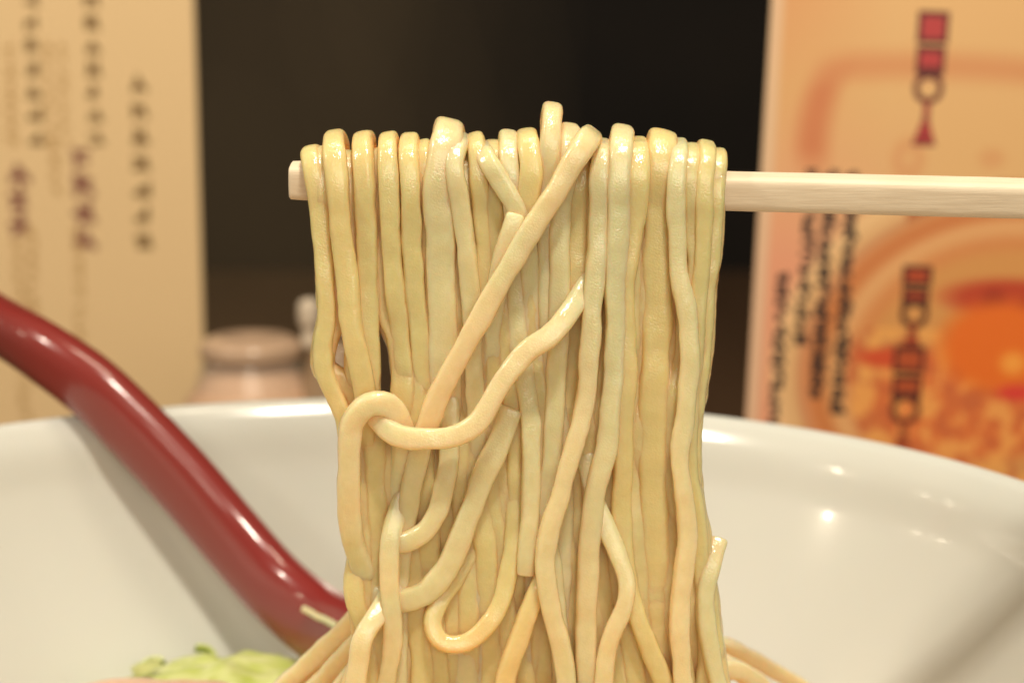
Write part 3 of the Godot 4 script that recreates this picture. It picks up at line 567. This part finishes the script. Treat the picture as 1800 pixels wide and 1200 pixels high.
	noodle("cream noodle hanging straight in the shaded inner layer behind the front noodles", "inner layer of lifted noodles", 3.56, 2.60, 0, [-27.3,43.7,1.8,-23.9,59.3,2.6,-20.8,71.7,2.9,-21.5,81.1,2.4,-21.9,91.5,3.1,-22.3,100.9,3.4,-22.5,109.6,3.3,-22.0,114.1,3.4,-26.8,117.8,3.2,-26.3,121.6,3.7,-25.0,125.2,3.8,-25.4,130.4,3.6,-25.6,137.7,3.8,-25.9,144.6,4.0,-26.1,146.5,3.3,-26.2,147.3,1.7,-26.2,147.5,0.0,-26.2,147.3,-1.6,-26.2,146.2,-3.1,-26.2,142.6,-3.8,-26.3,135.3,-3.7,-26.6,127.9,-3.5,-26.5,123.7,-3.4,-27.3,120.4,-3.4,-27.5,116.6,-3.3,-22.6,112.8,-3.2,-23.3,108.6,-3.1,-22.8,103.5,-3.0,-21.9,96.7,-2.9,-22.5,87.2,-2.8,-21.9,75.8,-2.8,-23.0,61.5,-2.8,-26.5,41.5,-2.8])
	noodle("cream noodle hanging straight in the shaded inner layer behind the front noodles", "inner layer of lifted noodles", 3.56, 2.60, 0, [-24.5,43.7,1.7,-21.4,59.3,2.5,-18.7,71.7,2.8,-19.0,81.1,2.6,-19.1,91.5,2.9,-19.6,100.8,3.1,-20.0,109.6,3.4,-21.2,114.1,3.1,-21.9,117.9,3.8,-22.0,121.5,3.6,-22.7,125.2,3.8,-22.9,130.5,3.8,-23.0,137.7,3.7,-23.2,144.6,4.0,-23.4,146.2,3.3,-23.5,146.9,1.7,-23.5,147.1,0.0,-23.5,146.8,-1.6,-23.5,145.9,-3.1,-23.3,142.6,-3.8,-23.2,135.3,-3.7,-23.6,127.9,-3.5,-23.7,123.7,-3.4,-22.7,120.4,-3.4,-22.5,116.6,-3.3,-22.5,112.8,-3.2,-21.1,108.6,-3.1,-20.5,103.5,-3.0,-19.3,96.7,-2.9,-19.5,87.2,-2.8,-19.3,75.8,-2.8,-20.4,61.5,-2.8,-23.1,41.5,-2.8])
	noodle("cream noodle hanging straight in the shaded inner layer behind the front noodles", "inner layer of lifted noodles", 3.56, 2.60, 0, [-21.4,43.4,1.2,-18.6,59.0,1.8,-16.2,71.4,2.0,-16.4,81.0,2.3,-16.5,91.4,2.5,-17.0,100.8,3.0,-17.7,109.5,2.8,-20.7,114.2,3.5,-20.6,117.8,3.3,-20.5,121.5,3.3,-20.2,125.2,3.8,-20.3,130.5,4.0,-20.2,137.7,3.9,-20.5,144.6,4.0,-20.6,146.3,3.3,-20.7,147.0,1.7,-20.8,147.2,0.0,-20.8,146.9,-1.6,-20.8,145.9,-3.1,-21.6,142.6,-3.8,-21.0,135.3,-3.7,-20.6,127.9,-3.5,-20.5,123.7,-3.4,-21.0,120.4,-3.4,-21.2,116.6,-3.3,-21.2,112.8,-3.2,-19.6,108.6,-3.1,-19.5,103.5,-3.0,-18.8,96.7,-2.9,-18.2,87.2,-2.8,-16.6,75.8,-2.8,-18.1,61.5,-2.8,-21.8,41.5,-2.8])
	noodle("cream noodle hanging straight in the shaded inner layer behind the front noodles", "inner layer of lifted noodles", 3.56, 2.60, 0, [-17.2,43.7,1.7,-14.9,59.3,2.6,-13.0,71.7,2.9,-13.8,81.3,3.0,-14.6,91.4,2.7,-15.3,100.8,3.0,-15.5,109.5,3.0,-15.4,114.2,3.7,-15.5,117.9,3.7,-16.0,121.6,3.9,-17.1,125.2,3.6,-17.4,130.4,3.7,-17.5,137.7,3.7,-17.8,144.6,4.0,-17.9,146.5,3.3,-18.0,147.3,1.7,-18.0,147.5,0.0,-18.0,147.2,-1.6,-18.0,146.1,-3.1,-18.9,142.6,-3.8,-18.3,135.3,-3.7,-17.9,127.9,-3.5,-17.7,123.7,-3.4,-16.5,120.4,-3.4,-16.0,116.6,-3.3,-15.8,112.8,-3.2,-16.8,108.6,-3.1,-16.9,103.5,-3.0,-16.2,96.7,-2.9,-15.6,87.2,-2.8,-13.9,75.8,-2.8,-15.2,61.5,-2.8,-18.6,41.5,-2.8])
	noodle("cream noodle hanging straight in the shaded inner layer behind the front noodles", "inner layer of lifted noodles", 3.56, 2.60, 0, [-14.4,43.6,1.6,-12.5,59.2,2.4,-10.8,71.6,2.6,-11.5,81.2,2.8,-12.0,91.5,2.9,-12.5,100.8,3.2,-12.8,109.7,3.7,-13.5,114.1,3.4,-14.3,117.8,3.3,-14.7,121.5,3.4,-14.7,125.1,3.2,-14.9,130.4,3.5,-14.9,137.7,3.9,-15.1,144.6,4.0,-15.2,146.5,3.3,-15.3,147.4,1.7,-15.3,147.6,0.0,-15.3,147.3,-1.6,-15.3,146.1,-3.1,-15.1,142.6,-3.8,-15.1,135.3,-3.7,-15.4,127.9,-3.5,-15.2,123.7,-3.4,-15.1,120.4,-3.4,-14.5,116.6,-3.3,-13.5,112.8,-3.2,-12.3,108.6,-3.1,-11.8,103.5,-3.0,-10.9,96.7,-2.9,-11.2,87.2,-2.8,-10.8,75.8,-2.8,-10.7,61.5,-2.8,-13.0,41.5,-2.8])
	noodle("cream noodle hanging straight in the shaded inner layer behind the front noodles", "inner layer of lifted noodles", 3.56, 2.60, 0, [-11.2,43.4,1.2,-9.7,58.9,1.7,-8.3,71.4,1.9,-8.4,81.0,2.2,-8.8,91.4,2.7,-10.0,100.7,2.7,-10.9,109.5,2.9,-11.7,114.0,2.9,-12.4,117.8,3.0,-12.5,121.5,3.6,-12.4,125.1,3.2,-12.3,130.4,3.6,-12.1,137.7,3.8,-12.4,144.6,4.0,-12.5,146.5,3.3,-12.5,147.3,1.7,-12.6,147.5,0.0,-12.6,147.2,-1.6,-12.6,146.1,-3.1,-13.0,142.6,-3.8,-12.4,135.3,-3.7,-12.4,127.9,-3.5,-12.5,123.7,-3.4,-12.9,120.4,-3.4,-13.0,116.6,-3.3,-12.8,112.8,-3.2,-12.5,108.6,-3.1,-12.3,103.5,-3.0,-11.2,96.7,-2.9,-10.2,87.2,-2.8,-9.0,75.8,-2.8,-10.3,61.5,-2.8,-12.2,41.5,-2.8])
	noodle("cream noodle hanging straight in the shaded inner layer behind the front noodles", "inner layer of lifted noodles", 3.56, 2.60, 0, [-8.2,43.4,1.2,-7.0,59.0,1.8,-5.9,71.4,2.0,-6.3,81.1,2.6,-6.6,91.4,2.8,-7.4,100.9,3.5,-8.1,109.6,3.6,-8.9,114.1,3.0,-9.5,117.8,3.3,-9.8,121.5,3.3,-9.8,125.2,3.4,-9.8,130.4,3.5,-9.5,137.7,3.9,-9.7,144.6,4.0,-9.8,146.5,3.3,-9.8,147.3,1.7,-9.8,147.6,0.0,-9.8,147.2,-1.6,-9.8,146.0,-3.1,-10.5,142.6,-3.8,-9.9,135.3,-3.7,-9.5,127.9,-3.5,-9.4,123.7,-3.4,-9.6,120.4,-3.4,-9.6,116.6,-3.3,-9.4,112.8,-3.2,-9.2,108.6,-3.1,-9.2,103.5,-3.0,-8.4,96.7,-2.9,-7.4,87.2,-2.8,-5.8,75.8,-2.8,-6.6,61.5,-2.8,-8.8,41.5,-2.8])
	noodle("cream noodle hanging straight in the shaded inner layer behind the front noodles", "inner layer of lifted noodles", 3.56, 2.60, 0, [-4.5,43.5,1.3,-3.7,59.0,2.0,-3.0,71.4,2.2,-3.3,81.2,2.8,-3.9,91.6,3.2,-5.2,100.9,3.5,-6.2,109.6,3.3,-6.8,114.0,2.9,-7.2,117.8,3.5,-7.3,121.5,3.1,-7.1,125.2,3.6,-7.0,130.5,4.0,-6.8,137.7,3.7,-7.0,144.6,4.0,-7.0,146.4,3.3,-7.1,147.2,1.7,-7.1,147.4,0.0,-7.1,147.1,-1.6,-7.1,145.9,-3.1,-6.7,142.6,-3.8,-7.2,135.3,-3.7,-8.0,127.9,-3.5,-8.1,123.7,-3.4,-8.2,120.4,-3.4,-8.0,116.6,-3.3,-7.3,112.8,-3.2,-6.7,108.6,-3.1,-6.1,103.5,-3.0,-5.2,96.7,-2.9,-5.3,87.2,-2.8,-4.8,75.8,-2.8,-4.2,61.5,-2.8,-5.4,41.5,-2.8])
	noodle("cream noodle hanging straight in the shaded inner layer behind the front noodles", "inner layer of lifted noodles", 3.56, 2.60, 0, [-0.6,43.5,1.4,-0.2,59.1,2.1,0.1,71.5,2.3,-0.9,81.1,2.7,-2.1,91.4,2.6,-3.3,100.8,3.3,-3.8,109.6,3.5,-3.9,114.2,3.6,-4.2,117.9,3.8,-4.1,121.6,4.0,-4.1,125.2,3.8,-4.1,130.4,3.5,-4.1,137.7,3.8,-4.3,144.6,4.0,-4.3,146.5,3.3,-4.3,147.4,1.7,-4.4,147.6,0.0,-4.4,147.3,-1.6,-4.4,146.0,-3.1,-4.9,142.6,-3.8,-4.5,135.3,-3.7,-4.4,127.9,-3.5,-4.5,123.7,-3.4,-4.7,120.4,-3.4,-4.9,116.6,-3.3,-4.9,112.8,-3.2,-5.0,108.6,-3.1,-5.0,103.5,-3.0,-4.2,96.7,-2.9,-3.0,87.2,-2.8,-1.4,75.8,-2.8,-1.9,61.5,-2.8,-3.3,41.5,-2.8])
	noodle("cream noodle hanging straight in the shaded inner layer behind the front noodles", "inner layer of lifted noodles", 3.56, 2.60, 0, [2.1,43.6,1.5,2.1,59.2,2.3,2.1,71.6,2.6,1.0,81.0,2.3,0.3,91.4,2.5,-0.5,100.7,2.8,-0.8,109.5,3.0,-1.0,114.1,3.2,-1.4,117.9,3.9,-1.5,121.6,4.0,-1.6,125.2,3.9,-1.7,130.4,3.7,-1.5,137.7,4.0,-1.6,144.6,4.0,-1.6,146.2,3.3,-1.6,146.9,1.7,-1.6,147.1,0.0,-1.6,146.8,-1.6,-1.6,145.7,-3.1,-1.4,142.6,-3.8,-0.8,135.3,-3.7,-1.0,127.9,-3.5,-1.1,123.7,-3.4,-1.3,120.4,-3.4,-1.5,116.6,-3.3,-1.2,112.8,-3.2,-1.0,108.6,-3.1,-0.5,103.5,-3.0,0.8,96.7,-2.9,2.0,87.2,-2.8,2.8,75.8,-2.8,2.3,61.5,-2.8,2.5,41.5,-2.8])
	noodle("cream noodle hanging straight in the shaded inner layer behind the front noodles", "inner layer of lifted noodles", 3.56, 2.60, 0, [5.9,43.7,1.7,5.5,59.3,2.6,5.1,71.7,2.9,4.3,81.2,2.9,3.1,91.4,2.7,1.6,100.9,3.3,0.9,109.5,2.9,0.8,114.1,3.3,0.7,117.9,3.7,0.9,121.6,3.8,1.0,125.2,3.9,1.1,130.5,3.8,1.3,137.7,3.7,1.1,144.6,4.0,1.1,146.4,3.3,1.1,147.2,1.7,1.1,147.4,0.0,1.1,147.1,-1.6,1.1,145.8,-3.1,1.1,142.6,-3.8,0.6,135.3,-3.7,0.4,127.9,-3.5,0.6,123.7,-3.4,0.7,120.4,-3.4,1.0,116.6,-3.3,1.5,112.8,-3.2,1.6,108.6,-3.1,1.8,103.5,-3.0,2.2,96.7,-2.9,2.4,87.2,-2.8,3.7,75.8,-2.8,5.1,61.5,-2.8,3.9,41.5,-2.8])
	noodle("cream noodle hanging straight in the shaded inner layer behind the front noodles", "inner layer of lifted noodles", 3.56, 2.60, 0, [9.0,43.5,1.2,8.2,59.0,1.9,7.5,71.4,2.1,6.8,81.1,2.7,5.7,91.4,2.7,4.2,100.8,3.2,3.3,109.7,3.7,3.3,114.2,3.7,3.2,117.8,3.1,3.3,121.6,3.8,3.5,125.2,3.9,3.7,130.4,3.5,4.0,137.7,3.7,3.8,144.6,4.0,3.8,146.5,3.3,3.9,147.4,1.7,3.9,147.6,0.0,3.9,147.3,-1.6,3.9,145.9,-3.1,4.5,142.6,-3.8,4.6,135.3,-3.7,4.0,127.9,-3.5,3.9,123.7,-3.4,3.8,120.4,-3.4,3.9,116.6,-3.3,4.3,112.8,-3.2,4.6,108.6,-3.1,5.3,103.5,-3.0,6.5,96.7,-2.9,7.2,87.2,-2.8,7.6,75.8,-2.8,8.3,61.5,-2.8,9.2,41.5,-2.8])
	noodle("cream noodle hanging straight in the shaded inner layer behind the front noodles", "inner layer of lifted noodles", 3.56, 2.60, 0, [12.6,43.5,1.2,11.4,59.0,1.9,10.4,71.4,2.1,9.1,81.1,2.6,7.7,91.4,2.6,6.3,100.8,3.1,5.8,109.5,3.0,6.1,114.1,3.1,6.2,117.8,3.2,6.3,121.5,3.2,6.4,125.2,3.8,6.5,130.5,3.9,6.6,137.7,3.8,6.5,144.6,4.0,6.6,146.2,3.3,6.6,146.9,1.7,6.6,147.1,0.0,6.6,146.8,-1.6,6.6,145.6,-3.1,6.9,142.6,-3.8,7.2,135.3,-3.7,6.7,127.9,-3.5,6.4,123.7,-3.4,6.0,120.4,-3.4,5.6,116.6,-3.3,5.5,112.8,-3.2,5.3,108.6,-3.1,5.7,103.5,-3.0,7.0,96.7,-2.9,8.4,87.2,-2.8,9.4,75.8,-2.8,9.4,61.5,-2.8,10.6,41.5,-2.8])
	noodle("cream noodle hanging straight in the shaded inner layer behind the front noodles", "inner layer of lifted noodles", 3.56, 2.60, 0, [15.8,43.5,1.3,14.3,59.0,1.9,12.9,71.4,2.1,11.7,81.2,2.9,10.3,91.3,2.4,8.8,100.7,2.7,8.1,109.6,3.2,8.5,114.0,2.8,8.6,117.8,3.4,8.9,121.5,3.5,9.0,125.2,3.6,9.1,130.5,3.9,9.3,137.7,3.8,9.2,144.6,4.0,9.3,146.4,3.3,9.3,147.1,1.7,9.3,147.3,0.0,9.3,147.0,-1.6,9.3,145.7,-3.1,9.9,142.6,-3.8,10.1,135.3,-3.7,9.5,127.9,-3.5,9.2,123.7,-3.4,9.0,120.4,-3.4,8.7,116.6,-3.3,8.8,112.8,-3.2,8.7,108.6,-3.1,9.3,103.5,-3.0,10.7,96.7,-2.9,11.9,87.2,-2.8,12.5,75.8,-2.8,13.1,61.5,-2.8,14.8,41.5,-2.8])
	noodle("cream noodle hanging straight in the shaded inner layer behind the front noodles", "inner layer of lifted noodles", 3.56, 2.60, 0, [18.7,43.7,1.7,16.8,59.3,2.6,15.1,71.7,2.9,13.6,81.2,2.9,12.4,91.5,2.9,11.4,100.8,3.1,11.1,109.6,3.5,11.6,114.1,3.1,11.6,117.8,3.2,11.7,121.5,3.5,11.6,125.1,3.2,11.6,130.5,3.9,11.9,137.7,3.9,11.9,144.6,4.0,12.0,146.4,3.3,12.0,147.2,1.7,12.1,147.4,0.0,12.1,147.0,-1.6,12.1,145.7,-3.1,12.6,142.6,-3.8,12.8,135.3,-3.7,12.3,127.9,-3.5,11.9,123.7,-3.4,11.7,120.4,-3.4,11.3,116.6,-3.3,11.2,112.8,-3.2,10.8,108.6,-3.1,11.4,103.5,-3.0,12.7,96.7,-2.9,14.2,87.2,-2.8,15.0,75.8,-2.8,15.5,61.5,-2.8,17.6,41.5,-2.8])
	noodle("cream noodle hanging straight in the shaded inner layer behind the front noodles", "inner layer of lifted noodles", 3.56, 2.60, 0, [22.4,43.7,1.7,20.1,59.3,2.5,18.0,71.7,2.8,16.5,81.3,3.1,15.0,91.5,2.9,13.6,100.7,2.8,13.0,109.7,3.7,13.7,114.2,3.7,13.9,117.9,3.6,14.2,121.6,3.9,14.3,125.2,3.6,14.4,130.5,3.7,14.6,137.7,3.8,14.6,144.6,4.0,14.7,146.5,3.3,14.8,147.3,1.7,14.8,147.5,0.0,14.8,147.2,-1.6,14.8,145.8,-3.1,15.2,142.6,-3.8,15.3,135.3,-3.7,14.6,127.9,-3.5,14.2,123.7,-3.4,13.8,120.4,-3.4,13.2,116.6,-3.3,12.8,112.8,-3.2,12.1,108.6,-3.1,12.5,103.5,-3.0,13.8,96.7,-2.9,15.5,87.2,-2.8,16.6,75.8,-2.8,17.2,61.5,-2.8,19.3,41.5,-2.8])
	noodle("cream noodle hanging straight in the shaded inner layer behind the front noodles", "inner layer of lifted noodles", 3.56, 2.60, 0, [24.7,43.5,1.3,22.1,59.0,1.9,19.8,71.4,2.2,18.6,81.3,3.1,17.8,91.6,3.2,16.8,100.7,2.7,16.0,109.6,3.4,16.4,114.2,3.5,16.4,117.8,3.1,16.4,121.6,3.9,16.4,125.2,3.8,16.6,130.5,3.8,17.2,137.7,3.7,17.3,144.6,4.0,17.4,146.2,3.3,17.5,146.9,1.7,17.5,147.1,0.0,17.5,146.7,-1.6,17.5,145.5,-3.1,18.1,142.6,-3.8,18.2,135.3,-3.7,17.5,127.9,-3.5,17.1,123.7,-3.4,16.8,120.4,-3.4,16.2,116.6,-3.3,15.9,112.8,-3.2,15.2,108.6,-3.1,15.7,103.5,-3.0,17.1,96.7,-2.9,18.8,87.2,-2.8,19.7,75.8,-2.8,20.5,61.5,-2.8,23.2,41.5,-2.8])
	noodle("cream noodle hanging straight in the shaded inner layer behind the front noodles", "inner layer of lifted noodles", 3.56, 2.60, 0, [28.0,43.4,1.2,25.0,59.0,1.8,22.4,71.4,2.0,21.3,81.1,2.6,20.5,91.5,2.9,19.2,100.7,2.6,18.2,109.6,3.5,18.7,114.1,3.1,18.8,117.8,3.1,19.0,121.5,3.3,19.0,125.2,3.6,19.3,130.4,3.6,19.9,137.7,3.7,20.0,144.6,4.0,20.2,146.4,3.3,20.2,147.2,1.7,20.3,147.4,0.0,20.3,147.1,-1.6,20.3,145.7,-3.1,21.0,142.6,-3.8,21.1,135.3,-3.7,20.4,127.9,-3.5,20.0,123.7,-3.4,19.7,120.4,-3.4,19.2,116.6,-3.3,18.9,112.8,-3.2,18.3,108.6,-3.1,18.8,103.5,-3.0,20.2,96.7,-2.9,21.8,87.2,-2.8,22.7,75.8,-2.8,23.8,61.5,-2.8,26.9,41.5,-2.8])
	noodle("cream noodle hanging straight in the shaded inner layer behind the front noodles", "inner layer of lifted noodles", 3.56, 2.60, 0, [31.2,43.7,1.7,27.8,59.3,2.5,24.9,71.7,2.8,23.6,81.3,3.0,22.8,91.4,2.8,21.7,100.7,2.7,20.8,109.5,3.0,21.4,114.2,3.6,21.5,117.8,2.9,21.7,121.5,3.3,21.7,125.1,3.2,21.9,130.5,4.0,22.5,137.7,3.9,22.7,144.6,4.0,22.9,146.5,3.3,23.0,147.3,1.7,23.0,147.5,0.0,23.0,147.1,-1.6,23.0,145.7,-3.1,23.5,142.6,-3.8,22.5,135.3,-3.7,21.7,127.9,-3.5,21.7,123.7,-3.4,21.8,120.4,-3.4,21.6,116.6,-3.3,21.5,112.8,-3.2,20.7,108.6,-3.1,21.0,103.5,-3.0,21.5,96.7,-2.9,22.2,87.2,-2.8,23.7,75.8,-2.8,26.6,61.5,-2.8,28.3,41.5,-2.8])
	noodle("cream noodle hanging straight in the shaded inner layer behind the front noodles", "inner layer of lifted noodles", 3.56, 2.60, 0, [35.6,43.4,1.2,31.8,59.0,1.8,28.4,71.4,2.0,26.6,81.3,3.0,25.0,91.3,2.4,23.2,100.9,3.3,22.6,109.6,3.4,23.6,114.2,3.8,24.1,117.8,3.0,24.6,121.5,3.4,24.7,125.2,3.7,25.0,130.4,3.4,25.4,137.7,3.7,25.4,144.6,4.0,25.6,146.2,3.3,25.7,146.9,1.7,25.7,147.1,0.0,25.7,146.8,-1.6,25.7,145.4,-3.1,26.0,142.6,-3.8,26.2,135.3,-3.7,25.9,127.9,-3.5,25.6,123.7,-3.4,25.5,120.4,-3.4,24.8,116.6,-3.3,24.1,112.8,-3.2,22.9,108.6,-3.1,23.1,103.5,-3.0,24.1,96.7,-2.9,26.2,87.2,-2.8,27.9,75.8,-2.8,29.3,61.5,-2.8,32.1,41.5,-2.8])
	noodle("cream noodle hanging straight in the shaded inner layer behind the front noodles", "inner layer of lifted noodles", 3.56, 2.60, 0, [37.9,43.6,1.6,33.8,59.2,2.4,30.1,71.6,2.7,28.6,81.1,2.4,27.2,91.4,2.7,25.7,100.7,2.7,25.0,109.5,2.8,26.0,114.1,3.0,26.4,117.8,3.0,26.9,121.5,3.2,26.9,125.2,3.6,27.2,130.4,3.5,27.8,137.7,3.8,27.9,144.6,4.0,28.2,146.4,3.3,28.4,147.2,1.7,28.5,147.4,0.0,28.5,147.1,-1.6,28.5,145.6,-3.1,28.5,142.6,-3.8,28.4,135.3,-3.7,27.8,127.9,-3.5,27.6,123.7,-3.4,27.6,120.4,-3.4,27.1,116.6,-3.3,26.7,112.8,-3.2,25.5,108.6,-3.1,25.8,103.5,-3.0,26.5,96.7,-2.9,28.2,87.2,-2.8,29.7,75.8,-2.8,32.2,61.5,-2.8,34.9,41.5,-2.8])

	toppings()
	background()

func area(called: String, at: Vector3, to: Vector3, size: Vector2, energy: float, c: Color) -> void:
	var l := AreaLight3D.new()
	l.name = numbered(called)
	l.area_size = size
	l.area_normalize_energy = true
	l.light_energy = energy
	l.light_color = c
	l.shadow_enabled = true
	add_child(l)
	l.look_at_from_position(at, to, Vector3(0, 0, -1))

func toppings() -> void:
	# chopped scallions heaped on the broth at the far left of the bowl
	var st := SurfaceTool.new()
	st.begin(Mesh.PRIMITIVE_TRIANGLES)
	var greens := [lin(0.44, 0.52, 0.13), lin(0.48, 0.56, 0.16), lin(0.60, 0.66, 0.30), lin(0.66, 0.70, 0.38), lin(0.36, 0.46, 0.10)]
	var soft := FastNoiseLite.new()
	soft.seed = 9
	soft.frequency = 0.09
	soft.fractal_octaves = 2
	var height := func(a: float, r: float) -> Vector3:
		var x := -54.0 + 29.0 * r * cos(a)
		var z := -68.0 + 17.0 * r * sin(a)
		return Vector3(x, 33.0 + 13.0 * pow(maxf(0.0, 1.0 - r * r), 0.7) + 1.6 * soft.get_noise_2d(x, z) + (3.0 if r < 0.95 else 0.0), z)
	for i in 16:
		for j in 48:
			var q := []
			for e in [[0, 0], [1, 0], [1, 1], [0, 1]]:
				q.append(height.call(TAU * (j + e[1]) / 48.0, (i + e[0]) / 16.0))
			for k in [0, 1, 2, 0, 2, 3]:
				var p: Vector3 = q[k]
				var f := clampf(0.5 + 0.9 * soft.get_noise_2d(p.x * 2.0 + 40.0, p.z * 3.0), 0.0, 1.0)
				st.set_color(Color(0.44, 0.52, 0.12).lerp(Color(0.62, 0.66, 0.32), f))
				st.set_smooth_group(0)
				st.add_vertex(p * MM)
	st.set_smooth_group(-1)
	for i in 10:
		var a := rng.randf() * TAU
		var r := sqrt(rng.randf()) * 0.92
		var c: Vector3 = height.call(a, r)
		c.y += rng.randf_range(-0.6, 1.4)
		var ring := ring_slice(rng.randf_range(1.8, 3.4), rng.randf_range(0.5, 0.9), rng.randf_range(1.2, 3.0), rng.randf_range(3.6, TAU))
		var b := Basis.from_euler(Vector3(rng.randf_range(-0.7, 0.7), rng.randf() * TAU, rng.randf_range(-0.7, 0.7)))
		var tint: Color = greens[rng.randi() % greens.size()].srgb_to_linear()
		for k in range(0, ring.size()):
			st.set_color(tint)
			st.add_vertex((c + b * ring[k]) * MM)
	st.generate_normals()
	var leaf := mat(Color.WHITE, 0.25, 0.5)
	leaf.vertex_color_use_as_albedo = true
	leaf.backlight_enabled = true
	leaf.backlight = Color(0.35, 0.35, 0.2)
	tag(obj("chopped_scallions", st.commit(), leaf), "heap of chopped green scallions floating at the left beside the spoon", "scallions", "", "stuff")
	# pork slice
	var pork := tri(mat(Color.WHITE, 0.35, 0.5), Vector3(60, 60, 60))
	pork.albedo_texture = ramp(lin(0.62, 0.36, 0.24), lin(0.78, 0.55, 0.40), 0.02, 51)
	pork.subsurf_scatter_enabled = true
	pork.subsurf_scatter_strength = 0.2
	var path := smooth([-80, 47, -44, -72, 49.5, -43, -62, 50.5, -42, -52, 50.2, -41, -44, 48.8, -40, -38, 46.5, -39], 0.9)
	var m := sweep(path, Vector3(-58, 40, -42), func(u): return 17.0 * pow(sin(PI * (0.12 + 0.76 * u)), 0.5), func(_u): return 7.0, 2.6, 24, 0.10, 900.0, PI / 2 + 0.15, 2.0)
	var o := obj("pork_slice", m, pork)
	o.position = Vector3(-58, 40, -42) * MM
	tag(o, "pale pink slice of pork lying at the lower left in front of the scallions", "pork slice")

func ring_slice(r: float, wall: float, h: float, arc: float) -> PackedVector3Array:
	var out := PackedVector3Array()
	var n := 10
	for i in n:
		var a := arc * i / n
		var b := arc * (i + 1) / n
		var q := []
		for s in [a, b]:
			for rr in [r, r - wall]:
				for y in [-h / 2, h / 2]:
					q.append(Vector3(rr * cos(s), y, rr * sin(s)))
		# 0 a-out-low 1 a-out-high 2 a-in-low 3 a-in-high 4.. for b
		for f in [[0, 4, 5, 1], [2, 3, 7, 6], [1, 5, 7, 3], [0, 2, 6, 4]]:
			for k in [0, 2, 1, 0, 3, 2]: out.append(q[f[k]])
	return out

func background() -> void:
	var paper := mat(lin(0.62, 0.46, 0.30), 0.6, 0.4)
	var print_a := mat(lin(0.84, 0.80, 0.84), 0.38, 0.5)
	print_a.albedo_texture = poster_print()
	var poster := obj("poster_card", card(120.31, 195.25, 2.0, print_a, paper), null)
	poster.position = Vector3(0.1255, -0.0117, -0.2520)
	poster.rotation.z = -0.0396
	tag(poster, "orange poster card showing a bowl of ramen with upright lettering, at right", "poster")
	var print_b := mat(Color(1, 1, 1), 0.6, 0.4)
	print_b.albedo_texture = menu_print()
	var menu := obj("menu_sheet", card(105.17, 251.50, 2.0, print_b, paper), null)
	menu.position = Vector3(-0.1769, -0.0461, -0.4500)
	tag(menu, "beige menu sheet with brown brushed columns of writing, at left", "menu")

	# condiment jars between the menu and the noodles
	var glass := mat(Color(0.95, 0.93, 0.88, 0.12), 0.08, 0.5)
	glass.transparency = BaseMaterial3D.TRANSPARENCY_ALPHA
	var lid_mat := mat(lin(0.50, 0.34, 0.23), 0.2, 0.5)
	var filling := tri(mat(Color.WHITE, 0.6, 0.4), Vector3(50, 25, 50))
	filling.albedo_texture = ramp(lin(0.58, 0.34, 0.20), lin(0.72, 0.48, 0.33), 0.02, 61)
	var jar := thing("condiment_jar", Vector3(-0.0873, 0, -0.3300))
	tag(jar, "squat clear condiment jar with orange filling beside the menu sheet", "jar")
	var jr := 17.08
	var jh := 66.89
	obj("body", lathe([[0, 0], [jr - 2, 0], [jr, 2], [jr, jh - 9], [jr - 1, jh - 6], [jr - 1.2, jh - 5.5]], 48, 4), glass, jar)
	obj("filling", lathe([[0, 2], [jr - 4, 2], [jr - 2.5, 4], [jr - 2.5, jh - 10], [jr - 6, jh - 8], [0, jh - 7]], 48, 4), filling, jar)
	var lid := obj("lid", lathe([[0, jh - 5], [jr, jh - 5], [jr, jh - 4.4], [jr, jh - 1.8], [jr - 1.5, jh], [0, jh]], 48, 4), lid_mat, jar)
	var dark_glass := mat(lin(0.30, 0.20, 0.12), 0.15, 0.5)
	var ivory := mat(lin(0.62, 0.52, 0.40), 0.4, 0.5)
	var pot := thing("sauce_bottle", Vector3(-0.0589, 0, -0.3300))
	tag(pot, "small brown sauce bottle with a pale knob, half hidden behind the noodles", "bottle")
	var br := 9.87
	var bh := 66.31
	obj("body", lathe([[0, 0], [br - 2, 0], [br, 2], [br, bh - 6], [br - 2, bh - 1], [0, bh]], 40, 4), dark_glass, pot)
	var knob := obj("knob", lathe([[0, bh - 2], [2.2, bh - 2], [2.2, bh + 4], [3.2, bh + 6], [3.6, bh + 10], [3.0, bh + 13.4], [1.2, bh + 14.4], [0, bh + 14.5]], 24, 4), ivory, pot)
	knob.position.x = -0.0088

	# steam rising behind the noodles
	var steam := thing("steam", Vector3(-0.05, 0.05, -0.09))
	tag(steam, "thin steam rising from the bowl at the left behind the noodles", "steam", "", "stuff")
	for s in [[-60, 130, -90, 150, 240, 60, 0.25], [-58, 120, -90, 120, 190, 50, 0.3], [-56, 110, -90, 90, 150, 44, 0.3], [-56, 105, -90, 60, 110, 34, 0.3], [-40, 170, -100, 110, 200, 50, 0.2], [-36, 180, -100, 70, 150, 40, 0.2], [-30, 190, -96, 34, 110, 30, 0.35], [-28, 196, -96, 22, 90, 24, 0.4]]:
		var fog := FogVolume.new()
		fog.name = "wisp"
		fog.shape = RenderingServer.FOG_VOLUME_SHAPE_ELLIPSOID
		fog.size = Vector3(s[3], s[4], s[5]) * MM
		fog.position = Vector3(s[0], s[1], s[2]) * MM - steam.position
		var air := FogMaterial.new()
		air.density = s[6] * 1.2
		air.albedo = Color(0.92, 0.80, 0.62)
		fog.material = air
		steam.add_child(fog, true)
